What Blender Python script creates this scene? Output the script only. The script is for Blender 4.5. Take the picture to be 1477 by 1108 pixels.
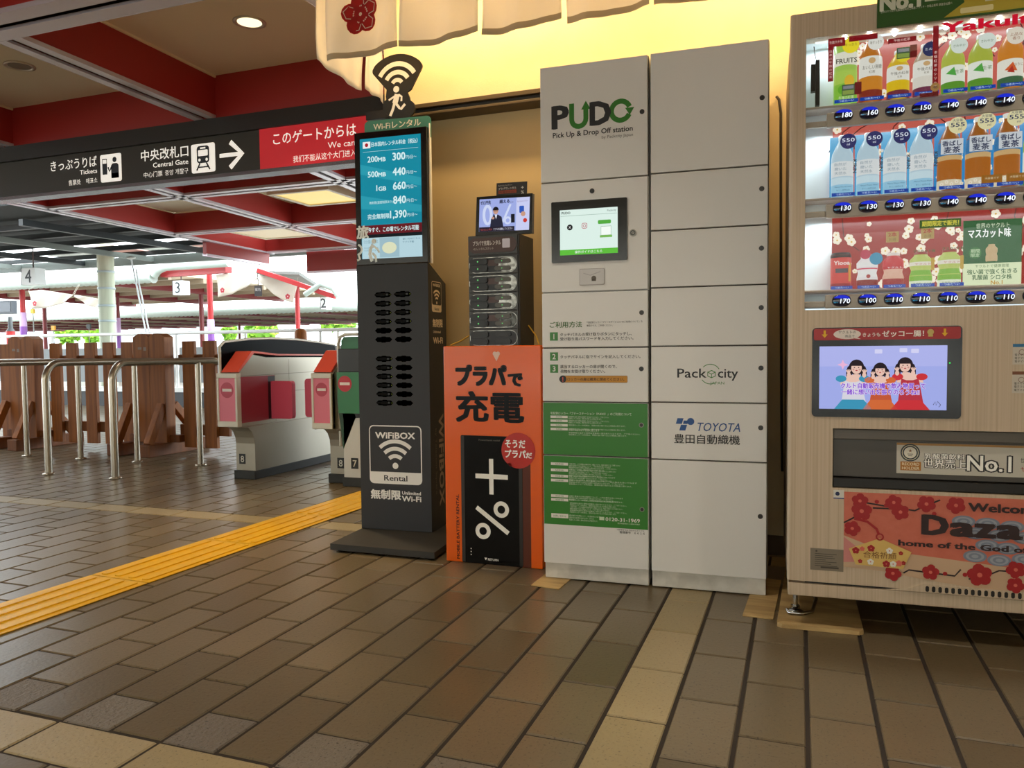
import bpy, math, random
from mathutils import Vector, Matrix
random.seed(7)
for o in list(bpy.data.objects): bpy.data.objects.remove(o, do_unlink=True)
SC = bpy.context.scene
COL = SC.collection
PI = math.pi
R = math.radians

# ---------------------------------------------------------------- camera, sky, exposure, large lights
F_PX, PITCH, ROLL, YAW, CAM_Z = 1124.2, -0.047077, 0.0107146, 0.3544435, 0.8663
RM = Matrix.Rotation(YAW, 3, 'Z') @ Matrix.Rotation(PITCH, 3, 'X') @ Matrix.Rotation(ROLL, 3, 'Y')
cam = bpy.data.objects.new('camera', bpy.data.cameras.new('camera'))
COL.objects.link(cam)
right, fwd, up = RM.col[0], RM.col[1], RM.col[2]
m3 = Matrix((right, up, -fwd)).transposed()
cam.matrix_world = Matrix.Translation((0, 0, CAM_Z)) @ m3.to_4x4()
cam.data.sensor_width = 36
cam.data.lens = F_PX / 1477 * 36
cam.data.clip_start = 0.05
cam.data.clip_end = 300
SC.camera = cam

def at(u, v, Y):
    """point of the place seen at photo pixel (u, v) at depth Y"""
    d = RM @ Vector(((u - 738.5) / F_PX, 1, -(v - 554) / F_PX))
    return Vector((0, 0, CAM_Z)) + d * (Y / d.y)

SC.view_settings.view_transform = 'Standard'
SC.view_settings.look = 'None'
SC.view_settings.exposure = 0.78
SC.view_settings.gamma = 1.0
SC.view_settings.use_curve_mapping = False

world = bpy.data.worlds.new('world'); SC.world = world
world.use_nodes = True
bg = world.node_tree.nodes['Background']
bg.inputs['Color'].default_value = (0.88, 0.97, 1.0, 1)
bg.inputs['Strength'].default_value = 3.9

def lamp(name, kind, loc, energy, color, target=None, **kw):
    d = bpy.data.lights.new(name, kind); d.energy = energy; d.color = color
    for k, val in kw.items(): setattr(d, k, val)
    o = bpy.data.objects.new(name, d); COL.objects.link(o); o.location = loc
    if target is not None:
        o.rotation_euler = (Vector(target) - Vector(loc)).to_track_quat('-Z', 'Y').to_euler()
    return o
WARM = (1.0, 0.70, 0.33)
# strip lamps hidden in the canopy above the lockers (they wash the wall)
for i, x in enumerate((-1.3, 0.0, 1.3)):
    lamp('canopy_lamp', 'AREA', (x, 3.06, 2.52), 7.4, WARM, (x, 3.34, 1.9), shape='RECTANGLE', size=1.1, size_y=0.08)
# warm downlight over the tactile strip
lamp('downlight_lamp', 'SPOT', (-2.35, 3.35, 2.62), 50, (1.0, 0.68, 0.25), (-2.3, 3.3, 0), spot_size=R(62), spot_blend=0.8, shadow_soft_size=0.06)

# ---------------------------------------------------------------- helpers
def lin(h):
    h = h.lstrip('#'); c = [int(h[i:i+2], 16) / 255 for i in (0, 2, 4)]
    return tuple((x / 12.92 if x <= .04045 else ((x + .055) / 1.055) ** 2.4) for x in c) + (1,)
_M = {}
def mat(name, hexc, rough=.5, metal=0.0, noise=None, bump=None, coat=0.0, spec=.5, grain=None, alpha=1.0):
    """procedural material; noise=(scale, amount, dark hex), bump=(scale, strength), grain=(sx,sy,sz,hex,amount)"""
    if name in _M: return _M[name]
    m = bpy.data.materials.new(name); m.use_nodes = True
    nt = m.node_tree; b = nt.nodes['Principled BSDF']
    b.inputs['Base Color'].default_value = lin(hexc)
    b.inputs['Roughness'].default_value = rough
    b.inputs['Metallic'].default_value = metal
    b.inputs['Specular IOR Level'].default_value = spec
    b.inputs['Coat Weight'].default_value = coat
    tc = nt.nodes.new('ShaderNodeTexCoord')
    if noise or grain:
        n = nt.nodes.new('ShaderNodeTexNoise'); n.inputs['Detail'].default_value = 5
        if grain:
            mp = nt.nodes.new('ShaderNodeMapping'); mp.inputs['Scale'].default_value = grain[:3]
            nt.links.new(tc.outputs['Object'], mp.inputs[0]); nt.links.new(mp.outputs[0], n.inputs['Vector'])
            n.inputs['Scale'].default_value = 1; amt, hx = grain[4], grain[3]
        else:
            nt.links.new(tc.outputs['Object'], n.inputs['Vector'])
            n.inputs['Scale'].default_value = noise[0]; amt, hx = noise[1], noise[2]
        rp = nt.nodes.new('ShaderNodeValToRGB'); rp.color_ramp.elements[0].position = .4; rp.color_ramp.elements[1].position = .65
        nt.links.new(n.outputs['Fac'], rp.inputs[0])
        mu = nt.nodes.new('ShaderNodeMath'); mu.operation = 'MULTIPLY'; mu.inputs[1].default_value = amt
        nt.links.new(rp.outputs[0], mu.inputs[0])
        mx = nt.nodes.new('ShaderNodeMix'); mx.data_type = 'RGBA'
        mx.inputs[6].default_value = lin(hexc); mx.inputs[7].default_value = lin(hx)
        nt.links.new(mu.outputs[0], mx.inputs[0]); nt.links.new(mx.outputs[2], b.inputs['Base Color'])
    if bump:
        n2 = nt.nodes.new('ShaderNodeTexNoise'); n2.inputs['Scale'].default_value = bump[0]; n2.inputs['Detail'].default_value = 4
        nt.links.new(tc.outputs['Object'], n2.inputs['Vector'])
        bp = nt.nodes.new('ShaderNodeBump'); bp.inputs['Strength'].default_value = bump[1]; bp.inputs['Distance'].default_value = .004
        nt.links.new(n2.outputs['Fac'], bp.inputs['Height']); nt.links.new(bp.outputs[0], b.inputs['Normal'])
    _M[name] = m
    return m
def em(hexc, s=1.0):
    """emissive colour: screens and lamps, also prints with a painted glow"""
    key = 'lit_%s_%g' % (hexc, s)
    if key in _M: return _M[key]
    m = bpy.data.materials.new(key); m.use_nodes = True
    b = m.node_tree.nodes['Principled BSDF']
    b.inputs['Base Color'].default_value = (0.01, 0.01, 0.01, 1); b.inputs['Roughness'].default_value = .3; b.inputs['Specular IOR Level'].default_value = .06
    b.inputs['Emission Color'].default_value = lin(hexc); b.inputs['Emission Strength'].default_value = s * .59
    _M[key] = m
    return m
def ink(hexc, rough=.5):
    return mat('ink_%s_%g' % (hexc, rough), hexc, rough)
def glass(name, tint=(1, 1, 1), refl=.06, rough=.02):
    if name in _M: return _M[name]
    m = bpy.data.materials.new(name); m.use_nodes = True; nt = m.node_tree
    nt.nodes.remove(nt.nodes['Principled BSDF']); out = nt.nodes['Material Output']
    t = nt.nodes.new('ShaderNodeBsdfTransparent'); t.inputs[0].default_value = (*tint, 1)
    g = nt.nodes.new('ShaderNodeBsdfGlossy'); g.inputs['Roughness'].default_value = rough
    x = nt.nodes.new('ShaderNodeMixShader'); x.inputs[0].default_value = refl
    nt.links.new(t.outputs[0], x.inputs[1]); nt.links.new(g.outputs[0], x.inputs[2]); nt.links.new(x.outputs[0], out.inputs[0])
    _M[name] = m
    return m
def cloth(name, hexc, through=.45):
    if name in _M: return _M[name]
    m = bpy.data.materials.new(name); m.use_nodes = True; nt = m.node_tree
    b = nt.nodes['Principled BSDF']; b.inputs['Base Color'].default_value = lin(hexc); b.inputs['Roughness'].default_value = .9
    tl = nt.nodes.new('ShaderNodeBsdfTranslucent'); tl.inputs[0].default_value = lin(hexc)
    x = nt.nodes.new('ShaderNodeMixShader'); x.inputs[0].default_value = through
    n = nt.nodes.new('ShaderNodeTexNoise'); n.inputs['Scale'].default_value = 60
    tc = nt.nodes.new('ShaderNodeTexCoord'); nt.links.new(tc.outputs['Object'], n.inputs['Vector'])
    bp = nt.nodes.new('ShaderNodeBump'); bp.inputs['Strength'].default_value = .25; bp.inputs['Distance'].default_value = .002
    nt.links.new(n.outputs['Fac'], bp.inputs['Height']); nt.links.new(bp.outputs[0], b.inputs['Normal']); nt.links.new(bp.outputs[0], tl.inputs['Normal'])
    nt.links.new(b.outputs[0], x.inputs[1]); nt.links.new(tl.outputs[0], x.inputs[2])
    nt.links.new(x.outputs[0], nt.nodes['Material Output'].inputs[0])
    _M[name] = m
    return m

class FR:
    """flat frame: origin o, axes a (right) and b (up); a x b points out of the surface"""
    def __init__(s, o, a, b):
        s.o = Vector(o); s.a = Vector(a).normalized(); s.b = Vector(b).normalized(); s.n = s.a.cross(s.b)
    def __call__(s, p, q, h=0.0): return s.o + s.a * p + s.b * q + s.n * h
FRONT = FR((0, 0, 0), (1, 0, 0), (0, 0, 1))
def front(y): return FR((0, y, 0), (1, 0, 0), (0, 0, 1))
def sideR(x, y0=0): return FR((x, y0, 0), (0, 1, 0), (0, 0, 1))
def topf(z): return FR((0, 0, z), (1, 0, 0), (0, 1, 0))

def rect(x0, x1, z0, z1): return [(x0, z0), (x1, z0), (x1, z1), (x0, z1)]
def rrect(x0, x1, z0, z1, r, n=5):
    p = []
    for cx, cz, a0 in ((x1 - r, z0 + r, -90), (x1 - r, z1 - r, 0), (x0 + r, z1 - r, 90), (x0 + r, z0 + r, 180)):
        for i in range(n + 1):
            a = R(a0 + 90 * i / n); p.append((cx + r * math.cos(a), cz + r * math.sin(a)))
    return p
def disc(cx, cz, r, n=24, rz=None):
    rz = r if rz is None else rz
    return [(cx + r * math.cos(2 * PI * i / n), cz + rz * math.sin(2 * PI * i / n)) for i in range(n)]
def arc(cx, cz, r, a0, a1, n=14):
    return [(cx + r * math.cos(R(a0 + (a1 - a0) * i / n)), cz + r * math.sin(R(a0 + (a1 - a0) * i / n))) for i in range(n + 1)]

_T = {}
def text_mesh(s, bold=0.0):
    k = (s, bold)
    if k in _T: return _T[k]
    c = bpy.data.curves.new('t', 'FONT'); c.body = s; c.resolution_u = 2; c.offset = bold; c.fill_mode = 'FRONT'
    o = bpy.data.objects.new('t', c); COL.objects.link(o)
    me = bpy.data.meshes.new_from_object(o.evaluated_get(bpy.context.evaluated_depsgraph_get()))
    vs = [(v.co.x, v.co.y) for v in me.vertices]; fs = [tuple(p.vertices) for p in me.polygons]
    bpy.data.objects.remove(o); bpy.data.curves.remove(c); bpy.data.meshes.remove(me)
    _T[k] = (vs, fs)
    return _T[k]

class MB:
    def __init__(s): s.v = []; s.f = []; s.mi = []; s.sm = []; s.mats = []
    def add(s, vs, fs, m, smooth=False):
        if m not in s.mats: s.mats.append(m)
        i = s.mats.index(m); o = len(s.v)
        s.v += [tuple(x) for x in vs]
        for f in fs: s.f.append(tuple(o + k for k in f)); s.mi.append(i); s.sm.append(smooth)
        return s
    def box(s, x0, x1, y0, y1, z0, z1, m):
        v = [(x, y, z) for z in (z0, z1) for y in (y0, y1) for x in (x0, x1)]
        return s.add(v, [(0, 2, 3, 1), (4, 5, 7, 6), (0, 1, 5, 4), (2, 6, 7, 3), (0, 4, 6, 2), (1, 3, 7, 5)], m)
    def obox(s, p0, p1, w, t, m, upv=(0, 0, 1)):
        """bar from p0 to p1, w wide across, t thick along upv"""
        p0 = Vector(p0); p1 = Vector(p1); d = (p1 - p0).normalized(); u = Vector(upv)
        sd = d.cross(u).normalized(); u = sd.cross(d).normalized()
        v = []
        for p in (p0, p1):
            for a, b in ((-1, -1), (1, -1), (1, 1), (-1, 1)): v.append(p + sd * (a * w / 2) + u * (b * t / 2))
        return s.add(v, [(3, 2, 1, 0), (4, 5, 6, 7), (0, 1, 5, 4), (1, 2, 6, 5), (2, 3, 7, 6), (3, 0, 4, 7)], m)
    def poly(s, pts, m, fr=FRONT, h=.0005):
        return s.add([fr(p, q, h) for p, q in pts], [tuple(range(len(pts)))], m)
    def prism(s, pts, m, fr=FRONT, h0=0.0, h1=.01, smooth=False):
        n = len(pts)
        v = [fr(p, q, h0) for p, q in pts] + [fr(p, q, h1) for p, q in pts]
        s.add(v, [tuple(reversed(range(n))), tuple(range(n, 2 * n))], m)
        return s.add(v, [(i, (i + 1) % n, n + (i + 1) % n, n + i) for i in range(n)], m, smooth)
    def stroke(s, pts, w, m, fr=FRONT, h=.0006, closed=False, h0=None):
        L = []; Rr = []; n = len(pts)
        for i in range(n):
            a = Vector(pts[(i - 1) % n] if (closed or i) else pts[i]); b = Vector(pts[(i + 1) % n] if (closed or i < n - 1) else pts[i])
            d = b - a
            if d.length < 1e-9: d = Vector((1, 0))
            d.normalize(); nn = Vector((-d.y, d.x)) * w / 2; p = Vector(pts[i]); L.append(p + nn); Rr.append(p - nn)
        v = [fr(p.x, p.y, h) for p in L] + [fr(p.x, p.y, h) for p in Rr]
        k = n if closed else n - 1
        return s.add(v, [(i, n + i, n + (i + 1) % n, (i + 1) % n) for i in range(k)], m)
    def text(s, t, x, z, size, m, fr=FRONT, h=.0008, w=None, al='l', bold=0.0, rot=0.0, shear=0.0):
        vs, fs = text_mesh(t)
        if not vs: return s
        x0 = min(v[0] for v in vs); x1 = max(v[0] for v in vs)
        sx = size if w is None else w / max(1e-6, (x1 - x0))
        off = {'l': 0, 'c': -(x1 - x0) * sx / 2, 'r': -(x1 - x0) * sx}[al]
        ca, sa = math.cos(rot), math.sin(rot)
        e = min(bold, .10) * .8
        sh = ((0, 0),) if bold <= 0 else ((-e, -e * .6), (e, -e * .6), (-e, e * .6), (e, e * .6)) if bold < .03 else ((-e, -e * .6), (e, -e * .6), (-e, e * .6), (e, e * .6), (0, 0), (0, e * .8), (0, -e * .8))
        for ix, (ex, ey) in enumerate(sh):
            out = []
            for a, b in vs:
                p = (a + ex - x0) * sx + off + shear * b * size; q = (b + ey) * size
                out.append(fr(x + p * ca - q * sa, z + p * sa + q * ca, h + ix * 1e-5))
            s.add(out, fs, m)
        return s
    def tube(s, path, r, m, n=10, caps=True):
        path = [Vector(p) for p in path]; k = len(path); rs = r if isinstance(r, (list, tuple)) else [r] * k
        t0 = (path[1] - path[0]).normalized(); u = t0.orthogonal().normalized(); v = []
        for i, p in enumerate(path):
            t = (path[min(i + 1, k - 1)] - path[max(i - 1, 0)]).normalized()
            u = (u - t * u.dot(t)).normalized(); w = t.cross(u)
            for j in range(n): v.append(p + (u * math.cos(2 * PI * j / n) + w * math.sin(2 * PI * j / n)) * rs[i])
        s.add(v, [(i * n + j, i * n + (j + 1) % n, (i + 1) * n + (j + 1) % n, (i + 1) * n + j) for i in range(k - 1) for j in range(n)], m, True)
        if caps: s.add(v[:n] + v[-n:], [tuple(reversed(range(n))), tuple(range(n, 2 * n))], m)
        return s
    def lathe(s, prof, c, m, n=20, smooth=True, ax='z', a0=0, a1=360):
        c = Vector(c); v = []; full = abs(a1 - a0) >= 360; k = n if full else n + 1
        for r, z in prof:
            for j in range(k):
                a = R(a0 + (a1 - a0) * j / n); p = (r * math.cos(a), r * math.sin(a), z)
                if ax == 'y': p = (p[0], z, p[1])
                v.append(c + Vector(p))
        fs = [(i * k + j, i * k + (j + 1) % k, (i + 1) * k + (j + 1) % k, (i + 1) * k + j) for i in range(len(prof) - 1) for j in range(n if full else k - 1)]
        return s.add(v, fs, m, smooth)
    def ball(s, c, r, m, n=12, sq=(1, 1, 1)):
        prof = [(math.sin(PI * i / n) * 1.0, -math.cos(PI * i / n)) for i in range(n + 1)]
        v = []; c = Vector(c)
        for pr, pz in prof:
            for j in range(n * 2):
                a = PI * j / n; v.append(c + Vector((pr * math.cos(a) * r * sq[0], pr * math.sin(a) * r * sq[1], pz * r * sq[2])))
        k = n * 2
        return s.add(v, [(i * k + j, i * k + (j + 1) % k, (i + 1) * k + (j + 1) % k, (i + 1) * k + j) for i in range(n) for j in range(k)], m, True)
    def build(s, name, parent=None, bev=0.0, seg=2, loc=None, rz=0.0):
        me = bpy.data.meshes.new(name); me.from_pydata([tuple(x) for x in s.v], [], s.f)
        for m in s.mats: me.materials.append(m)
        me.polygons.foreach_set('material_index', s.mi); me.polygons.foreach_set('use_smooth', s.sm); me.update()
        o = bpy.data.objects.new(name, me); COL.objects.link(o)
        if parent is not None: o.parent = parent
        if loc is not None: o.location = loc
        if rz: o.rotation_euler = (0, 0, rz)
        if bev:
            md = o.modifiers.new('bevel', 'BEVEL'); md.width = bev; md.segments = seg; md.limit_method = 'ANGLE'; md.angle_limit = R(50)
        return o

def tag(o, label=None, cat=None, group=None, kind=None):
    if label: o['label'] = label
    if cat: o['category'] = cat
    if group: o['group'] = group
    if kind: o['kind'] = kind
    return o
def thing(name, label, cat, loc=(0, 0, 0), rz=0.0, group=None):
    o = bpy.data.objects.new(name, None); COL.objects.link(o); o.empty_display_size = .1
    o.location = loc; o.rotation_euler = (0, 0, rz)
    return tag(o, label, cat, group)
def struct(mb, name, bev=0.0, label=None):
    o = mb.build(name, bev=bev); o['kind'] = 'structure'
    if label: o['label'] = label
    return o
def plum(mb, cx, cz, r, m, mc, fr=FRONT, h=.0008, rot=0.0):
    for i in range(5):
        a = rot + 2 * PI * i / 5 + PI / 2
        mb.poly(disc(cx + r * .55 * math.cos(a), cz + r * .55 * math.sin(a), r * .5, 10), m, fr, h + .00004 * i)
    mb.poly(disc(cx, cz, r * .22, 8), mc, fr, h + .0003)
def wifi(mb, cx, cz, r, m, fr, h, dot=True, a0=45, a1=135, w=.16):
    for k in (1.0, .70, .40): mb.stroke(arc(cx, cz, r * k, a0, a1), r * w, m, fr, h)
    if dot: mb.poly(disc(cx, cz, r * .13, 16), m, fr, h)

# ================================================================ SETTING
def tile_mat(name, hexc, hex2, speck, rough, bumpS):
    m = mat(name, hexc, rough)
    nt = m.node_tree; b = nt.nodes['Principled BSDF']
    g = nt.nodes.new('ShaderNodeNewGeometry'); tc = nt.nodes.new('ShaderNodeTexCoord')
    mx = nt.nodes.new('ShaderNodeMix'); mx.data_type = 'RGBA'; mx.inputs[6].default_value = lin(hexc); mx.inputs[7].default_value = lin(hex2)
    nt.links.new(g.outputs['Random Per Island'], mx.inputs[0])
    n = nt.nodes.new('ShaderNodeTexNoise'); n.inputs['Scale'].default_value = 150; n.inputs['Detail'].default_value = 2
    nt.links.new(tc.outputs['Object'], n.inputs['Vector'])
    rp = nt.nodes.new('ShaderNodeValToRGB'); rp.color_ramp.elements[0].position = .60; rp.color_ramp.elements[1].position = .72
    nt.links.new(n.outputs['Fac'], rp.inputs[0])
    mu = nt.nodes.new('ShaderNodeMath'); mu.operation = 'MULTIPLY'; mu.inputs[1].default_value = speck; nt.links.new(rp.outputs[0], mu.inputs[0])
    mx2 = nt.nodes.new('ShaderNodeMix'); mx2.data_type = 'RGBA'; mx2.inputs[7].default_value = lin('#2a2118')
    nt.links.new(mu.outputs[0], mx2.inputs[0]); nt.links.new(mx.outputs[2], mx2.inputs[6])
    # large soft wear
    n3 = nt.nodes.new('ShaderNodeTexNoise'); n3.inputs['Scale'].default_value = 1.3; nt.links.new(tc.outputs['Object'], n3.inputs['Vector'])
    mx3 = nt.nodes.new('ShaderNodeMix'); mx3.data_type = 'RGBA'; mx3.blend_type = 'MULTIPLY'; mx3.inputs[7].default_value = (.72, .68, .66, 1)
    nt.links.new(n3.outputs['Fac'], mx3.inputs[0]); nt.links.new(mx2.outputs[2], mx3.inputs[6]); nt.links.new(mx3.outputs[2], b.inputs['Base Color'])
    n2 = nt.nodes.new('ShaderNodeTexNoise'); n2.inputs['Scale'].default_value = 90; n2.inputs['Detail'].default_value = 4
    nt.links.new(tc.outputs['Object'], n2.inputs['Vector'])
    bp = nt.nodes.new('ShaderNodeBump'); bp.inputs['Strength'].default_value = bumpS; bp.inputs['Distance'].default_value = .003
    nt.links.new(n2.outputs['Fac'], bp.inputs['Height']); nt.links.new(bp.outputs[0], b.inputs['Normal'])
    return m
T_BR = tile_mat('tile_brown', '#83755c', '#6c5f46', .6, .29, .22)
T_CR = tile_mat('tile_cream', '#b0a07a', '#a09068', .5, .42, .35)
T_RG = tile_mat('tile_rough', '#7f7666', '#70675a', .9, .55, 1.0)
T_GR = mat('grout', '#30271e', .9)
fl = MB()
X0, PX, PY = .021, .15, .2945
def tile(x0, x1, y0, y1, m):
    gx, gy, b = .0045, .0032, .003
    x0 += gx; x1 -= gx; y0 += gy; y1 -= gy
    if x1 - x0 < .012 or y1 - y0 < .012: return
    v = [(x0, y0, -.004), (x1, y0, -.004), (x1, y1, -.004), (x0, y1, -.004),
         (x0 + b, y0 + b, 0), (x1 - b, y0 + b, 0), (x1 - b, y1 - b, 0), (x0 + b, y1 - b, 0)]
    fl.add(v, [(4, 5, 6, 7), (0, 1, 5, 4), (1, 2, 6, 5), (2, 3, 7, 6), (3, 0, 4, 7)], m)
BN0, BN1, BF0, BF1 = 1.165, 1.312, 3.183, 3.325
for c in range(-90, 14):
    x0 = X0 + c * PX; x1 = x0 + PX
    for n in range(-6, 36):
        y0 = 1.6115 + n * PY + (0 if c % 2 == 0 else .147); y1 = y0 + PY
        if y1 < .6 or y0 > 10.4: continue
        cream = c == -3
        for lo, hi in ((-9, BN0), (BN1, BF0), (BF1, 99)):
            a, b = max(y0, lo), min(y1, hi)
            if b - a < .01: continue
            rough = (c % 2 == 1) and a == BN1 and b - a < .2 and not cream
            tile(x0, x1, a, b, T_CR if cream else T_RG if rough else T_BR)
for k in range(-45, 5):
    x0 = X0 - 9 * PX + k * .3
    if x0 + .3 < X0 - 2 * PX: tile(x0, x0 + .3, BN0, BN1, T_CR)
    tile(x0 + .02, x0 + .32, BF0, BF1, T_CR)
fl.box(-60, 20, -40, 60, -.06, -.0035, T_GR)
floor = struct(fl, 'floor', label='brown brick-pattern floor tiles with cream border bands')
# paving of the concourse behind the viewer and of the street outside
pv = MB(); PVB = mat('paving_brown', '#8a7c68', .5, noise=(5, .3, '#74664f')); PVG = mat('paving_street', '#b4aea4', .6, noise=(1.5, .3, '#9c968c'))
pv.box(-13.5, 3.5, -9, .6, -.04, -.001, PVB); pv.box(-60, 20, -40, -9, -.04, -.002, PVG); pv.box(-60, -13.6, -9, 10.4, -.04, -.002, PVG); pv.box(3.7, 20, -9, 10.4, -.04, -.002, PVG)
struct(pv, 'floor', label='paving behind the viewer and on the street')
# platform ground beyond the tiled concourse
gb = MB(); gb.box(-60, 20, 10.41, 60, -.05, 0, mat('platform_ground', '#b4b0a8', .45, noise=(2, .3, '#a09c94')))
struct(gb, 'floor', label='pale ground of the platforms beyond the gates')

# yellow tactile strip
ty = MB(); Y_T = mat('tactile_yellow', '#e8b40c', .42, noise=(14, .3, '#c8960c'), bump=(70, .25))
Y_D = mat('tactile_joint', '#5d4512', .8)
tfr = FR((-2.437, 1.7, 0), (math.cos(.034), -math.sin(.034), 0), (math.sin(.034), math.cos(.034), 0))
ty.prism(rect(-.146, .146, -1.2, 2.2), Y_D, tfr, 0.0, .003)
for k in range(-3, 4):
    y0 = .52 + k * .596
    ty.prism(rect(-.146, .146, y0 + .003, y0 + .593), Y_T, tfr, .001, .005)
    for i in range(4):
        x = -.105 + i * .07
        ty.prism(rrect(x - .0165, x + .0165, y0 + .018, y0 + .578, .012, 3), Y_T, tfr, .004, .0095)
tag(ty.build('tactile_paving', bev=.0015, seg=1), 'yellow ridged tactile guide strip across the brown tiles', 'tactile paving')

# back wall (niche behind the lockers)
WALLM = mat('wall_paint', '#dcc9a2', .6, noise=(9, .2, '#cdb78c'), bump=(160, .15))
WBEIGE = mat('wall_panel', '#c0a778', .55, noise=(5, .2, '#b39a6c'))
w = MB()
w.box(-1.88, 3.5, 3.36, 4.15, 1.99, 2.62, WALLM)
w.box(-.68, 3.5, 3.36, 4.15, 0, 1.99, WALLM)
w.box(-1.88, -.68, 3.42, 4.15, 0, 1.99, WBEIGE)
w.box(-1.88, -1.80, 3.36, 3.42, 0, 1.99, WALLM)
struct(w, 'wall_back')
wr = MB(); wr.box(3.5, 3.7, -7, 4.15, 0, 2.7, WALLM); struct(wr, 'wall_right')
hd = MB(); HB = mat('header_brown', '#4d3c22', .5); HD = mat('header_dark', '#1c1610', .5)
hd.box(-1.80, -.66, 3.305, 3.36, 1.981, 2.001, HB)
hd.box(-1.80, -.66, 3.325, 3.42, 1.958, 1.981, HD)
hd.box(-1.80, -.66, 3.312, 3.42, 1.950, 1.962, HB)
hd.box(-1.95, -1.80, 3.30, 3.42, 1.955, 1.995, HD)
struct(hd, 'trim_1', bev=.002, label='dark sliding-door header rail along the wall')
fc = MB(); FCM = mat('facade_beige', '#d9d2c6', .8, noise=(.3, .4, '#b8b0a4'))  # out-of-view shop fronts put in to block low sky light
fc.box(-45, 25, -27, -26, 0, 7, FCM)
for k in range(14): fc.box(-43 + k * 5, -40 + k * 5, -26.05, -25.95, .2, 2.4, mat('facade_glass', '#3b4248', .2)); fc.box(-43.5 + k * 5, -39.5 + k * 5, -26, -24.9, 2.6, 2.75, mat('facade_awning', '#7a4238', .7))
struct(fc, 'wall_sky_blocker', label='unseen shop-front row added to cut the sky light behind the viewer')
nc = MB(); nc.box(-1.88, 3.5, 2.80, 3.36, 2.60, 2.66, WALLM); struct(nc, 'ceiling', label='soffit of the lit niche above the lockers')
# skirting in the gap by the vending machine
sk = MB(); sk.box(-.68, 3.5, 3.352, 3.36, 0, .08, mat('skirting', '#5a4630', .6)); struct(sk, 'baseboard_back')

# coffered ceiling: cream pans, maroon faces, silver-edged double beams
PAN = mat('pan_cream', '#e8dfcb', .75); RED = mat('beam_red', '#a62e2a', .42); SIL = mat('beam_silver', '#d3ccd8', .25, .25); SLOT = mat('beam_slot', '#240808', .6)
BEAD = mat('bead_cream', '#f2e6c8', .5)
ZB, ZC = 2.40, 2.68
cp = MB()
cp.box(-7.7, 8, -9, 4.35, ZC, ZC + .06, PAN)
cp.box(-7.7, 8, 4.35, 10.6, ZC, ZC + .06, PAN)
cp.box(-26, -7.7, -9, 4.35, ZC, ZC + .06, PAN)
struct(cp, 'ceiling', label='cream ceiling pans of the coffers')
NX = [0]
def beam(p0, p1, wd=.155, z0=ZB, z1=ZC, slot=True, label=None, bead=True):
    """double channel beam between two plan points"""
    p0 = Vector((*p0, 0)); p1 = Vector((*p1, 0)); d = (p1 - p0); L = d.length; d.normalize(); s = Vector((d.y, -d.x, 0))
    fr = FR(p0, d, (0, 0, 1)); b = MB()
    def bar(a0, a1, za, zb_, m):
        v = [p0 + s * a + d * l + Vector((0, 0, z)) for z in (za, zb_) for l in (0, L) for a in (a0, a1)]
        b.add(v, [(0, 1, 3, 2), (4, 6, 7, 5), (0, 4, 5, 1), (2, 3, 7, 6), (0, 2, 6, 4), (1, 5, 7, 3)], m)
    h = wd / 2
    bar(-h, -h + .012, z0 + .012, z1, RED); bar(h - .012, h, z0 + .012, z1, RED)
    bar(-h + .012, h - .012, z0 + .035, z0 + .045, SLOT)
    for sg in (-1, 1):
        a = sorted((sg * h, sg * .024)); bar(a[0], a[1], z0, z0 + .014, SIL)
        a = sorted((sg * h, sg * (h + .004))); bar(a[0], a[1], z0 - .001, z0 + .022, SIL)
        if bead:
            a = sorted((sg * h, sg * (h + .012))); bar(a[0], a[1], z1 - .014, z1, BEAD)
    NX[0] += 1
    return struct(b, 'trim_%d' % (NX[0] + 1), label=label or 'maroon ceiling beam with silver double edge')
def yx(x0, y): return x0 - .045 * (y - 2.7) if y < 4.4 else x0 - .0765 - .09 * (y - 4.4)
# foreground bay
beam((-26, 2.695), (-1.96, 2.695), .225)
beam((-26, .62), (8, .62), .16)
for xx in (-9.2, -7.35, -5.52, -3.65): beam((yx(xx, -1.3), .70), (yx(xx, 2.58), 2.58)); beam((yx(xx, 2.81), 2.81), (yx(xx, 4.25), 4.25), .155)
beam((-1.97, .70), (-1.97, 4.25), .155)
for xx in (-.1, 1.8): beam((xx, .70), (xx, 2.72), .155)
# bays beyond the sign
for yy in (6.26, 8.25, 10.36): beam((-7.62 - .1 * (yy - 6.2), yy), (3.0, yy), .17)
for xx in (-9.4 + 2.0, -5.57, -3.72, -1.86, .0):
    beam((yx(xx, 4.45), 4.45), (yx(xx, 10.5), 10.5), .17)
# header above the hanging sign
hb = MB(); hb.box(-26, -1.88, 4.24, 4.42, 2.345, ZC, RED); hb.box(-26, -1.88, 4.215, 4.44, 2.29, 2.397, mat('sign_channel', '#35322f', .4, .3))
struct(hb, 'trim_40', label='maroon header fascia with dark channel above the sign')
# maroon fascia boards under the outer edge of the canopy
for k, (a, b_, z0) in enumerate((((-7.9, 8.9), (-7.98, 10.4), 2.22), ((-7.3, 10.5), (-5.2, 10.5), 2.08))):
    f = MB(); f.obox((*a, (z0 + ZB) / 2), (*b_, (z0 + ZB) / 2), .06, ZB - z0, mat('fascia_red', '#8c2723', .45)); f.obox((*a, z0), (*b_, z0), .08, .03, SIL)
    struct(f, 'trim_%d' % (41 + k), label='maroon fascia board at the edge of the canopy')

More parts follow.
